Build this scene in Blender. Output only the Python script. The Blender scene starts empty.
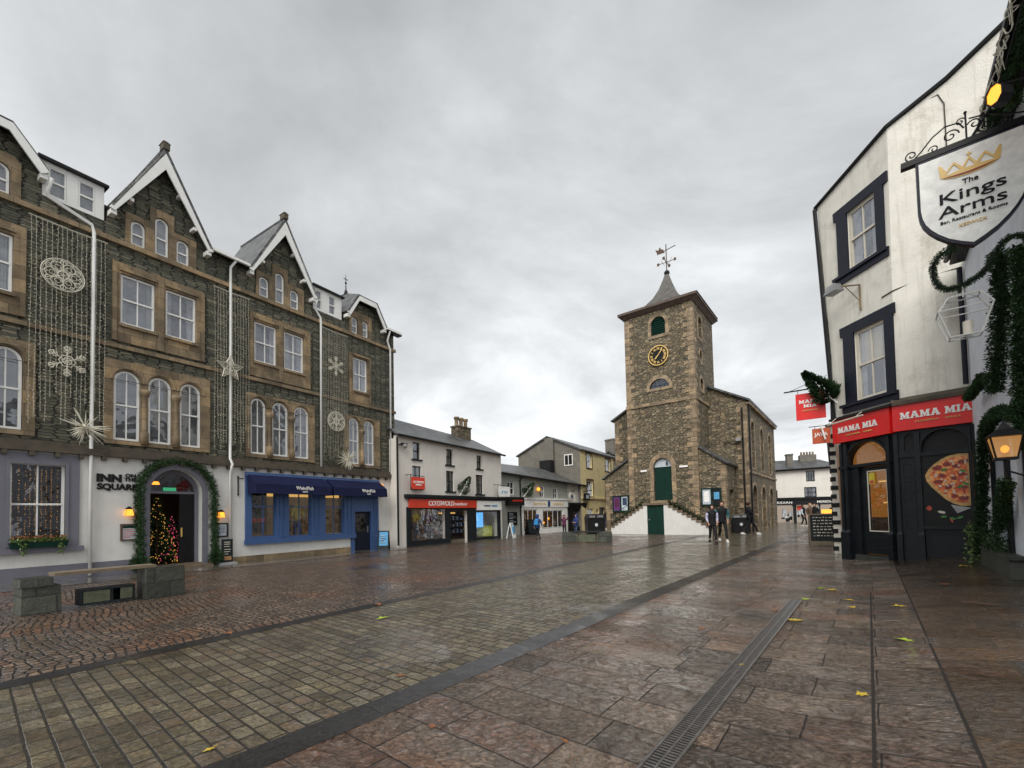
import bpy, bmesh, math, random
from mathutils import Vector, Matrix
from mathutils.geometry import tessellate_polygon
random.seed(7)
rnd = random.random
def ru(a, b): return a + (b - a) * rnd()
COL = bpy.context.scene.collection
SC = bpy.context.scene
# ---------------------------------------------------------------- camera model
F = 440.0; RHO = .022; PIT = math.radians(2.0); CX = 512; PPY = 499.0; CZ = 1.5
cp, sp = math.cos(PIT), math.sin(PIT); cr, sr = math.cos(RHO), math.sin(RHO)
fw_ = Vector((0, cp, sp)); u_ = Vector((0, -sp, cp)); r_ = Vector((1, 0, 0))
RV = cr * r_ - sr * u_; UV = sr * r_ + cr * u_
def ray(x, y): return RV * ((x - CX) / F) + UV * ((PPY - y) / F) + fw_
def ss(a, b, x):
    t = max(0, min(1, (x - a) / (b - a))); return t * t * (3 - 2 * t)
RA = Vector((.629, .777)); RC = Vector((.777, -.629))       # along / across the street
def gz(X, Y):                                               # the pavement rises gently to the pizza shop
    return .28 * ss(-.8, 1.9, X * .777 - Y * .629) * ss(17, 13.5, Y)
def ground(x, y, z=None):
    d = ray(x, y); zz = 0 if z is None else z
    for _ in range(8):
        t = (zz - CZ) / d.z; X, Y = d.x * t, d.y * t
        if z is not None: break
        zz = gz(X, Y)
    return X, Y
def plane_at(o, d, x, y, off=0):
    """(distance along the wall, height) where the wall through o along d is seen"""
    l = math.hypot(*d); d = (d[0] / l, d[1] / l); n = (d[1], -d[0]); v = ray(x, y)
    k = o[0] * n[0] + o[1] * n[1] + off
    t = k / (v.x * n[0] + v.y * n[1]); P = (v.x * t, v.y * t)
    return (P[0] - o[0]) * d[0] + (P[1] - o[1]) * d[1], v.z * t + CZ
# ---------------------------------------------------------------- materials
class NT:
    def __init__(s, name):
        s.m = bpy.data.materials.new(name); s.m.use_nodes = True; s.t = s.m.node_tree
        s.b = s.t.nodes['Principled BSDF']; s.L = s.t.links
    def n(s, typ, **k):
        nd = s.t.nodes.new(typ)
        for a, v in k.items():
            if a in nd.inputs: s.set(nd.inputs[a], v)
            else: setattr(nd, a, v)
        return nd
    def set(s, inp, v):
        if isinstance(v, bpy.types.NodeSocket): s.L.new(v, inp)
        else: inp.default_value = v
    def math(s, op, a, b=None, c=None):
        nd = s.t.nodes.new('ShaderNodeMath'); nd.operation = op; s.set(nd.inputs[0], a)
        if b is not None: s.set(nd.inputs[1], b)
        if c is not None: s.set(nd.inputs[2], c)
        return nd.outputs[0]
    def mix(s, f, a, b, typ='MIX'):
        nd = s.t.nodes.new('ShaderNodeMix'); nd.data_type = 'RGBA'; nd.blend_type = typ
        s.set(nd.inputs[0], f); s.set(nd.inputs[6], a); s.set(nd.inputs[7], b); return nd.outputs[2]
    def ramp(s, f, stops, interp='LINEAR'):
        nd = s.t.nodes.new('ShaderNodeValToRGB'); s.L.new(f, nd.inputs[0]); e = nd.color_ramp; e.interpolation = interp
        while len(e.elements) < len(stops): e.elements.new(.5)
        for i, (p, c) in enumerate(stops):
            e.elements[i].position = p; e.elements[i].color = (*c, 1) if len(c) == 3 else c
        return nd.outputs[0]
    def noise(s, vec, scale, detail=4, rough=.55, dist=0, out=0):
        nd = s.t.nodes.new('ShaderNodeTexNoise')
        if vec is not None: s.L.new(vec, nd.inputs['Vector'])
        nd.inputs['Scale'].default_value = scale; nd.inputs['Detail'].default_value = detail
        nd.inputs['Roughness'].default_value = rough; nd.inputs['Distortion'].default_value = dist
        return nd.outputs[out]
    def coord(s, o='Object'):
        return s.t.nodes.new('ShaderNodeTexCoord').outputs[o]
    def flat(s):
        """(x+y, z, 0) of object space: courses run level on every wall of a building"""
        sx = s.t.nodes.new('ShaderNodeSeparateXYZ'); s.L.new(s.coord(), sx.inputs[0])
        c = s.t.nodes.new('ShaderNodeCombineXYZ')
        s.L.new(s.math('ADD', sx.outputs[0], sx.outputs[1]), c.inputs[0]); s.L.new(sx.outputs[2], c.inputs[1])
        return c.outputs[0]
    def wob(s, vec, scale, amt):
        nz = s.noise(vec, scale, 3, out=1)
        v = s.t.nodes.new('ShaderNodeVectorMath'); v.operation = 'SUBTRACT'; s.L.new(nz, v.inputs[0]); v.inputs[1].default_value = (.5, .5, .5)
        w = s.t.nodes.new('ShaderNodeVectorMath'); w.operation = 'SCALE'; s.L.new(v.outputs[0], w.inputs[0]); w.inputs['Scale'].default_value = amt
        a = s.t.nodes.new('ShaderNodeVectorMath'); a.operation = 'ADD'; s.L.new(vec, a.inputs[0]); s.L.new(w.outputs[0], a.inputs[1])
        return a.outputs[0]
    def brick(s, vec, w, h, mortar, smooth=.3, off=.5, squash=1.0, sqf=2):
        nd = s.t.nodes.new('ShaderNodeTexBrick'); s.L.new(vec, nd.inputs['Vector'])
        nd.inputs['Color1'].default_value = (0, 0, 0, 1); nd.inputs['Color2'].default_value = (1, 1, 1, 1); nd.inputs['Mortar'].default_value = (.5, .5, .5, 1)
        nd.inputs['Scale'].default_value = 1; nd.inputs['Mortar Size'].default_value = mortar; nd.inputs['Mortar Smooth'].default_value = smooth
        nd.inputs['Brick Width'].default_value = w; nd.inputs['Row Height'].default_value = h; nd.offset = off; nd.squash = squash; nd.squash_frequency = sqf
        return nd.outputs['Color'], nd.outputs['Fac']
    def bump(s, h, dist, strength=1.0, nrm=None):
        nd = s.t.nodes.new('ShaderNodeBump'); s.L.new(h, nd.inputs['Height']); nd.inputs['Distance'].default_value = dist
        nd.inputs['Strength'].default_value = strength
        if nrm is not None: s.L.new(nrm, nd.inputs['Normal'])
        return nd.outputs[0]
    def out(s, color, rough=.8, normal=None, metal=0, spec=.5):
        s.set(s.b.inputs['Base Color'], (*color, 1) if isinstance(color, tuple) and len(color) == 3 else color)
        s.set(s.b.inputs['Roughness'], rough); s.b.inputs['Metallic'].default_value = metal
        s.b.inputs['Specular IOR Level'].default_value = spec
        if normal is not None: s.L.new(normal, s.b.inputs['Normal'])
        return s.m
def paint(name, c, rough=.55, var=.12, sc=3.0, bump=.004, metal=0, dirt=None):
    t = NT(name); co = t.coord(); nz = t.noise(co, sc, 6, .6)
    lo = tuple(x * (1 - var) for x in c); hi = tuple(min(1, x * (1 + var)) for x in c)
    col = t.ramp(nz, [(.3, lo), (.7, hi)])
    if dirt:
        sz = t.n('ShaderNodeMapping'); t.L.new(co, sz.inputs[0]); sz.inputs['Scale'].default_value = (7, 7, .45)
        stf = t.math('MULTIPLY', t.ramp(t.noise(sz.outputs[0], 1, 6, .72), [(.50, (0, 0, 0)), (.74, (1, 1, 1))]), dirt[1] * .8); col = t.mix(stf, col, (*dirt[0], 1))
        d = t.noise(co, 1.1, 8, .72, .6); f = t.ramp(d, [(.52, (0, 0, 0)), (.72, (1, 1, 1))])
        col = t.mix(t.math('MULTIPLY', f, dirt[1]), col, (*dirt[0], 1))
    nb = t.noise(co, 40, 5, .6)
    return t.out(col, rough, t.bump(nb, bump) if bump else None, metal, .5 if max(c) > .06 else .22)
def glow(name, c, strength):
    t = NT(name); t.out((.02, .02, .02), .4)
    t.b.inputs['Emission Color'].default_value = (*c, 1); t.b.inputs['Emission Strength'].default_value = strength; return t.m
M = {}
def stone(name, w, h, mort, cols, mcol, wob=(3, .03), rough=.75, b=.02, squash=1.0, moss=None):
    t = NT(name); v = t.wob(t.flat(), wob[0], wob[1]); v = t.wob(v, wob[0] * 4, wob[1] * .35)
    c, f = t.brick(v, w, h, mort, .25, .5, squash, 3)
    col = t.ramp(c, [(i / (len(cols) - 1), k) for i, k in enumerate(cols)])
    nz = t.noise(t.coord(), 9, 6, .7); col = t.mix(.8, col, t.ramp(nz, [(.25, (.45, .45, .45)), (.75, (1.5, 1.5, 1.45))]), 'MULTIPLY')
    big = t.noise(t.coord(), .6, 4, .6)
    col = t.mix(t.math('MULTIPLY', t.ramp(big, [(.4, (0, 0, 0)), (.65, (1, 1, 1))]), .35), col, (*(moss or mcol), 1))
    col = t.mix(f, col, (*mcol, 1))
    hh = t.math('SUBTRACT', t.math('MULTIPLY', nz, .8), f)
    return t.out(col, rough, t.bump(hh, b))
def rubble(name, sx_, sz_, cols, mcol, edge=.06, rnd_=.9, b=.03, rough=.8, wob=(3, .05), moss=None, mm=.3):
    t = NT(name); v = t.wob(t.flat(), *wob); mp = t.n('ShaderNodeMapping'); t.L.new(v, mp.inputs[0]); mp.inputs['Scale'].default_value = (sx_, sz_, 1)
    def vor(f):
        nd = t.n('ShaderNodeTexVoronoi'); nd.voronoi_dimensions = '2D'; nd.feature = f; t.L.new(mp.outputs[0], nd.inputs['Vector']); nd.inputs['Scale'].default_value = 1; nd.inputs['Randomness'].default_value = rnd_; return nd
    a = vor('F1'); e = vor('DISTANCE_TO_EDGE'); sc = t.n('ShaderNodeSeparateColor'); t.L.new(a.outputs['Color'], sc.inputs[0])
    col = t.ramp(sc.outputs[0], [(i / (len(cols) - 1), k) for i, k in enumerate(cols)], 'CONSTANT' if False else 'LINEAR')
    nz = t.noise(t.coord(), 11, 6, .72); col = t.mix(.85, col, t.ramp(nz, [(.3, (.4, .4, .4)), (.7, (1.6, 1.6, 1.5))]), 'MULTIPLY')
    big = t.noise(t.coord(), .7, 5, .65); col = t.mix(t.math('MULTIPLY', t.ramp(big, [(.45, (0, 0, 0)), (.65, (1, 1, 1))]), mm), col, (*(moss or mcol), 1))
    f = t.ramp(e.outputs[0], [(edge * .35, (0, 0, 0)), (edge, (1, 1, 1))])
    col = t.mix(f, (*mcol, 1), col)
    return t.out(col, rough, t.bump(t.math('ADD', t.math('MULTIPLY', nz, .7), t.math('ADD', f, t.math('MULTIPLY', sc.outputs[1], .5))), b))
def build_materials():
    M['slate_wall'] = rubble('slate_rubble', 3.0, 13.0, [(.04, .042, .031), (.10, .10, .07), (.058, .058, .044), (.20, .18, .13), (.085, .085, .062), (.135, .127, .092)], (.018, .018, .014), .09, .55, .035, .75, (4, .02), (.06, .07, .05))
    M['moot'] = rubble('hall_rubble', 3.5, 9.0, [(.06, .048, .030), (.18, .14, .09), (.10, .082, .058), (.31, .25, .165), (.13, .10, .064), (.28, .21, .125)], (.055, .045, .03), .09, .95, .04, .8, (3, .08), (.10, .095, .065))
    M['block'] = stone('dark_stone_blocks', .5, .3, .012, [(.035, .04, .032), (.075, .08, .062), (.05, .054, .044)], (.03, .03, .025), (3, .03), .5, .03)
    def dress(n, c, sc=1.6, v=.35, blocks=None):
        t = NT(n); co = t.coord(); a = t.noise(co, sc, 7, .68, .3)
        col = t.ramp(a, [(.28, tuple(x * (1 - v) for x in c)), (.5, c), (.75, tuple(x * (1 + v) for x in c))])
        if blocks:
            bc, bf = t.brick(t.wob(t.flat(), 3, .02), blocks[0], blocks[1], .007, .2)
            col = t.mix(1, col, t.ramp(bc, [(0, (.62, .6, .56)), (.5, (1, 1, 1)), (1, (1.35, 1.28, 1.15))]), 'MULTIPLY'); col = t.mix(t.math('MULTIPLY', bf, .75), col, (.03, .026, .02, 1))
        sz = t.n('ShaderNodeMapping'); t.L.new(co, sz.inputs[0]); sz.inputs['Scale'].default_value = (5, 5, .5)
        col = t.mix(t.math('MULTIPLY', t.ramp(t.noise(sz.outputs[0], 1, 5, .7), [(.5, (0, 0, 0)), (.7, (1, 1, 1))]), .45), col, (.05, .045, .035, 1))
        st = t.noise(co, .8, 5, .7); col = t.mix(t.math('MULTIPLY', t.ramp(st, [(.5, (0, 0, 0)), (.7, (1, 1, 1))]), .5), col, (.06, .055, .042, 1))
        return t.out(col, .8, t.bump(t.noise(co, 22, 6, .65), .012))
    M['sand'] = dress('weathered_sandstone', (.235, .175, .105), 2.2, .5, (.62, .36)); M['quoin'] = dress('quoin_sandstone', (.30, .225, .145), 3.5, .5, (.55, .31))
    M['coping'] = dress('mossy_coping', (.085, .068, .048), 3, .5)
    t = NT('roof_slates'); v = t.flat(); v = t.wob(v, 3, .02); c, f = t.brick(v, .26, .15, .008, .1)
    col = t.ramp(c, [(0, (.045, .048, .052)), (.5, (.085, .088, .09)), (1, (.14, .14, .135))])
    col = t.mix(.6, col, t.ramp(t.noise(t.coord(), 2.5, 6, .7), [(.3, (.6, .6, .6)), (.7, (1.4, 1.4, 1.35))]), 'MULTIPLY')
    M['slates'] = t.out(t.mix(f, col, (.02, .02, .02, 1)), .42, t.bump(t.math('ADD', t.math('MULTIPLY', c, .5), t.math('MULTIPLY', f, -1)), .012))
    M['white_render'] = paint('white_render', (.70, .69, .655), .8, .05, 1.5, .006, dirt=((.42, .40, .35), .35))
    M['warm_render'] = paint('warm_white_render', (.72, .68, .62), .8, .05, 1.3, .006, dirt=((.45, .42, .37), .35))
    M['old_render'] = paint('old_cream_render', (.78, .75, .67), .85, .07, 2.0, .012, dirt=((.36, .32, .25), .6))
    M['grey_render'] = paint('grey_render', (.17, .155, .13), .9, .2, 1.5, .01, dirt=((.09, .08, .065), .6))
    M['sage_render'] = paint('sage_render', (.33, .34, .30), .85, .08, 2, .006)
    M['yellow_render'] = paint('yellow_render', (.95, .79, .42), .85, .08, 1.2, .006, dirt=((.45, .38, .24), .45))
    M['blue_render'] = paint('pale_blue_render', (.66, .69, .74), .8, .08, 2, .006, dirt=((.3, .3, .3), .3))
    M['grey_paint'] = paint('grey_masonry_paint', (.155, .155, .185), .6, .08, 3, .004)
    M['white'] = paint('white_gloss_paint', (.78, .78, .75), .35, .05, 4, .001)
    M['cream'] = paint('cream_paint', (.64, .60, .50), .5, .08)
    M['navy_paint'] = paint('navy_paint', (.011, .013, .024), .4, .2)
    M['charcoal'] = paint('charcoal_paint', (.011, .014, .017), .3, .3, 4, .005)
    M['joint'] = paint('dark_joint', (.02, .017, .015), .7, .2); M['black'] = paint('black_paint', (.012, .012, .013), .4, .2)
    M['blue'] = paint('mid_blue_paint', (.05, .105, .25), .4, .1)
    M['awning'] = paint('navy_canvas', (.008, .011, .045), .75, .2, 6, .003)
    M['red'] = paint('red_sign_paint', (.74, .012, .010), .35, .05)
    M['redorange'] = paint('orange_red_sign', (.68, .045, .015), .35, .05)
    M['orange'] = paint('orange_sign', (.5, .085, .02), .4, .1)
    M['green'] = paint('dark_green_paint', (.006, .032, .023), .4, .15)
    M['gold'] = paint('gold_leaf', (.75, .50, .16), .4, .1, 5, 0, .0)
    M['skin'] = paint('skin', (.5, .28, .2), .6, .05)
    M['glow_amber'] = glow('amber_lamp', (1, .36, .03), 1.1); M['glow_warm'] = glow('warm_shop_light', (1, .62, .25), .55)
    M['glow_pink'] = glow('pink_fairy_light', (1, .12, .25), .8); M['glow_gold'] = glow('gold_fairy_light', (1, .5, .1), .9)
    M['glow_green'] = glow('exit_sign_light', (.05, .5, .22), .35); M['glow_shop'] = glow('glowing_shop_wall', (.9, .5, .16), .022); M['glow_cool'] = glow('blue_screen', (.12, .45, .9), .7); M['glow_win'] = glow('lit_room', (1, .58, .16), .38)  # shop walls and rooms glow in place of real interior lighting
    M['interior'] = paint('dark_interior', (.018, .016, .014), .9, .4)  # near-black sheets stand in for the shade of unlit rooms
    M['curtain_dim'] = paint('darkened_net_curtain', (.10, .105, .11), .9, .4, 3); M['curtain'] = paint('net_curtain', (.22, .225, .23), .9, .3, 5)  # darker curtain copy makes panes look like dark reflecting glass
    M['blind'] = paint('cream_blind', (.42, .38, .28), .9, .1)
    t = NT('leaves_dark'); M['fir'] = t.out(t.ramp(t.noise(t.coord(), 14, 3), [(.3, (.014, .032, .015)), (.7, (.05, .095, .038))]), .8, None, 0, .1)
    t = NT('leaves_light'); M['leaf'] = t.out(t.ramp(t.noise(t.coord(), 20, 3), [(.35, (.04, .09, .02)), (.6, (.14, .2, .05)), (.75, (.4, .38, .2))]), .5)
    M['light_wire'] = paint('cream_light_beads', (.50, .475, .38), .5, .2); M['motif'] = paint('cream_motif', (.64, .61, .50), .5, .1)
    M['iron'] = paint('black_iron', (.008, .008, .01), .4, .2); M['steel'] = paint('grey_steel', (.3, .3, .3), .4, .2, 5, .002, .6)
    M['wood'] = paint('weathered_wood', (.17, .135, .09), .6, .25, 6); M['chalk'] = paint('chalkboard', (.015, .02, .022), .6, .4)
    M['step'] = paint('worn_step_stone', (.16, .12, .08), .35, .3, 3, .01)
    # thin glass: see-through with a sky reflection
    t = NT('window_glass'); g = t.n('ShaderNodeBsdfGlossy'); g.inputs['Roughness'].default_value = .02; g.inputs['Color'].default_value = (.9, .93, 1, 1)
    tr = t.n('ShaderNodeBsdfTransparent'); fr = t.n('ShaderNodeLayerWeight'); fr.inputs['Blend'].default_value = .5
    t.L.new(t.bump(t.noise(t.coord(), 1.8, 2), .02), g.inputs['Normal'])
    mx = t.n('ShaderNodeMixShader'); t.L.new(t.math('MINIMUM', t.math('ADD', t.math('MULTIPLY', t.math('POWER', fr.outputs['Facing'], 2.5), .65), .07), 1), mx.inputs[0]); t.L.new(tr.outputs[0], mx.inputs[1]); t.L.new(g.outputs[0], mx.inputs[2])
    t.L.new(mx.outputs[0], t.t.nodes['Material Output'].inputs[0]); M['glass'] = t.m
    # wet paving -------------------------------------------------------------
    def wet(name, w, h, mort, cols, mcol, wob, hb, rough, rip=(7, .5), off=.5, squash=1.0, arc=False, seams=None, patch=None, mono=.6, vor=None, coat=1.4, puddle=.7):
        t = NT(name); co = t.coord(); v = co
        if arc:                                        # rows bow gently, as hand-laid setts do
            sx = t.n('ShaderNodeSeparateXYZ'); t.L.new(co, sx.inputs[0])
            c = t.n('ShaderNodeCombineXYZ'); t.L.new(sx.outputs[0], c.inputs[0])
            t.L.new(t.math('ADD', sx.outputs[1], t.math('MULTIPLY', t.math('ABSOLUTE', t.math('SINE', t.math('MULTIPLY', sx.outputs[0], arc))), .15)), c.inputs[1]); v = c.outputs[0]
        v = t.wob(v, wob[0], wob[1]); v = t.wob(v, wob[0] * 5, wob[1] * .3)
        if vor:
            mp = t.n('ShaderNodeMapping'); t.L.new(v, mp.inputs[0]); mp.inputs['Scale'].default_value = (1 / w, 1 / h, 1)
            va = t.n('ShaderNodeTexVoronoi'); va.voronoi_dimensions = '2D'; t.L.new(mp.outputs[0], va.inputs['Vector']); va.inputs['Scale'].default_value = 1; va.inputs['Randomness'].default_value = vor
            vb = t.n('ShaderNodeTexVoronoi'); vb.voronoi_dimensions = '2D'; vb.feature = 'DISTANCE_TO_EDGE'; t.L.new(mp.outputs[0], vb.inputs['Vector']); vb.inputs['Scale'].default_value = 1; vb.inputs['Randomness'].default_value = vor
            sc = t.n('ShaderNodeSeparateColor'); t.L.new(va.outputs['Color'], sc.inputs[0]); c = sc.outputs[0]; f = t.ramp(vb.outputs[0], [(.03, (1, 1, 1)), (.16, (0, 0, 0))])
        else: c, f = t.brick(v, w, h, mort, .25, off, squash, 2)
        col = t.ramp(c, [(i / (len(cols) - 1), k) for i, k in enumerate(cols)])
        n1 = t.noise(co, 2.2, 7, .7); n2 = t.noise(co, 30, 4, .6)
        col = t.mix(mono, col, t.ramp(n1, [(.3, (.5, .5, .5)), (.7, (1.7, 1.62, 1.5))]), 'MULTIPLY')
        col = t.mix(.75, col, t.ramp(n2, [(.35, (.4, .4, .4)), (.65, (1.8, 1.75, 1.7))]), 'MULTIPLY')
        if patch:
            pz = t.noise(co, .5, 3, .5); col = t.mix(t.ramp(pz, [(.52, (0, 0, 0)), (.6, (.7, .7, .7))]), col, t.mix(1, col, (*patch, 1), 'MULTIPLY'))
        col = t.mix(f, col, (*mcol, 1))
        rp = t.noise(t.wob(co, 2, .6), rip[0], 6, .62, 1.3)
        lump = t.noise(co, 3.0, 3, .5)
        h = t.math('ADD', t.math('MULTIPLY', rp, rip[1]), t.math('MULTIPLY', f, -1.0)); h = t.math('ADD', h, t.math('MULTIPLY', lump, .5))
        h = t.math('ADD', h, t.math('MULTIPLY', n2, .12)); h = t.math('ADD', h, t.math('MULTIPLY', c, .25))
        rz = t.noise(co, .9, 5, .6); pud = t.ramp(t.noise(t.wob(co, 1.5, .5), .55, 4, .55), [(.53, (0, 0, 0)), (.60, (1, 1, 1))])
        h = t.math('MULTIPLY', h, t.math('SUBTRACT', 1.0, t.math('MULTIPLY', pud, puddle)))
        col = t.mix(t.math('MULTIPLY', pud, puddle * .9), col, t.mix(1, col, (.55, .53, .5, 1), 'MULTIPLY'))
        r = t.ramp(rz, [(.35, (rough[0],) * 3), (.68, (rough[1],) * 3)]); r = t.math('ADD', r, t.math('MULTIPLY', n2, .10))
        r = t.math('ADD', r, t.math('MULTIPLY', f, .25)); r = t.math('MULTIPLY', r, t.math('SUBTRACT', 1.0, t.math('MULTIPLY', pud, puddle * .8)))
        cw = t.math('MULTIPLY', t.math('SUBTRACT', 1.0, f), t.ramp(rp, [(.42, (.16,) * 3), (.54, (1,) * 3)])); cw = t.math('MULTIPLY', cw, t.math('ADD', .25, t.math('MULTIPLY', c, .9))); t.set(t.b.inputs['Coat Weight'], t.math('MAXIMUM', t.math('MULTIPLY', cw, coat), t.math('MULTIPLY', pud, puddle))); t.b.inputs['Coat Roughness'].default_value = .07; t.b.inputs['Coat IOR'].default_value = 1.6
        bb = t.bump(h, hb); t.L.new(bb, t.b.inputs['Coat Normal']); t.set(t.b.inputs['Specular IOR Level'], .35); m_ = t.out(col, r, bb, 0, .35); return m_
    M['slab'] = wet('wet_sandstone_flags', .80, .42, .006, [(.092, .069, .055), (.145, .110, .086), (.072, .057, .048), (.175, .128, .095), (.115, .092, .075), (.145, .085, .062)], (.018, .013, .010), (1.6, .04), .085, (.10, .26), (9, 1.3), .37, 1.35, patch=(1.2, .8, .6), coat=1.6)
    M['slab2'] = wet('reflection_dark_wet_flags', 1.1, .42, .009, [(.05, .035, .022), (.075, .05, .03), (.036, .03, .022), (.115, .065, .028)], (.06, .048, .03), (1.2, .02), .03, (.12, .28), (9, 1.0), .4, 1.3)  # darker flags: the building's dark reflection is put into the colour
    M['sett_green'] = wet('wet_green_setts', .20, .13, .010, [(.062, .050, .030), (.115, .096, .058), (.16, .138, .09), (.080, .068, .042), (.110, .076, .042), (.135, .115, .072)], (.026, .021, .014), (5, .014), .045, (.12, .28), (14, .7), .43, 1.3, mono=.75)
    M['sett_red'] = wet('wet_brown_setts', .125, .095, .012, [(.08, .054, .038), (.15, .105, .075), (.095, .072, .055), (.22, .15, .105), (.09, .066, .05)], (.02, .015, .011), (1.2, .12), .05, (.14, .34), (14, .5), .5, 1.2, arc=.9, patch=(1.3, .85, .6), mono=.85, vor=.45)
    M['flag_grey'] = wet('wet_grey_flags', .7, .6, .01, [(.09, .085, .075), (.13, .12, .105), (.07, .066, .06)], (.02, .02, .018), (1.5, .02), .008, (.08, .22), (6, .4))
    M['strip'] = wet('wet_slate_strip', 1.1, 2.0, .004, [(.013, .013, .014), (.020, .020, .021)], (.010, .010, .010), (1.5, .005), .010, (.22, .4), (20, .5), coat=.25, puddle=.35)
    M['tarmac'] = wet('wet_tarmac', 9, 9, .0, [(.05, .05, .05), (.06, .058, .055)], (.05, .05, .05), (1, .0), .006, (.2, .4), (30, .6))
    t = NT('pizza_print'); co = t.coord(); a = t.noise(co, 9, 6, .7, 1.2); b = t.noise(co, 5, 3)
    col = t.ramp(a, [(.30, (.22, .012, .006)), (.43, (.55, .05, .012)), (.52, (.80, .22, .03)), (.60, (.9, .55, .2)), (.72, (.45, .03, .01))])
    M['pizza'] = t.out(col, .35)
    M['crust'] = paint('crust_print', (.62, .36, .12), .4, .35, 12, 0); M['basil'] = paint('basil_print', (.04, .2, .03), .4, .3, 9, 0)
    M['pepper'] = paint('salami_print', (.22, .02, .015), .4, .4, 12, 0)
    for k, c in dict(purple=(.09, .012, .05), jblue=(.015, .04, .16), cyan=(.02, .22, .5), jblack=(.012, .012, .015), lilac=(.5, .5, .68), teal=(.03, .14, .16), jean=(.03, .05, .1), hair=(.03, .015, .008), shoe=(.6, .6, .58), yellow=(.6, .5, .05), hiviz=(.55, .62, .03), leafy=(.48, .34, .03), leafb=(.22, .085, .03), leafg=(.3, .4, .03), poster=(.5, .55, .6), purplep=(.12, .03, .15), terr=(.42, .22, .10), brown=(.09, .05, .03), skyblue=(.1, .35, .6), menured=(.5, .08, .06), white2=(.86, .86, .82), blackleg=(.014, .014, .016)).items():
        M[k] = paint('cloth_' + k, c, .7, .15, 8, .001)
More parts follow.
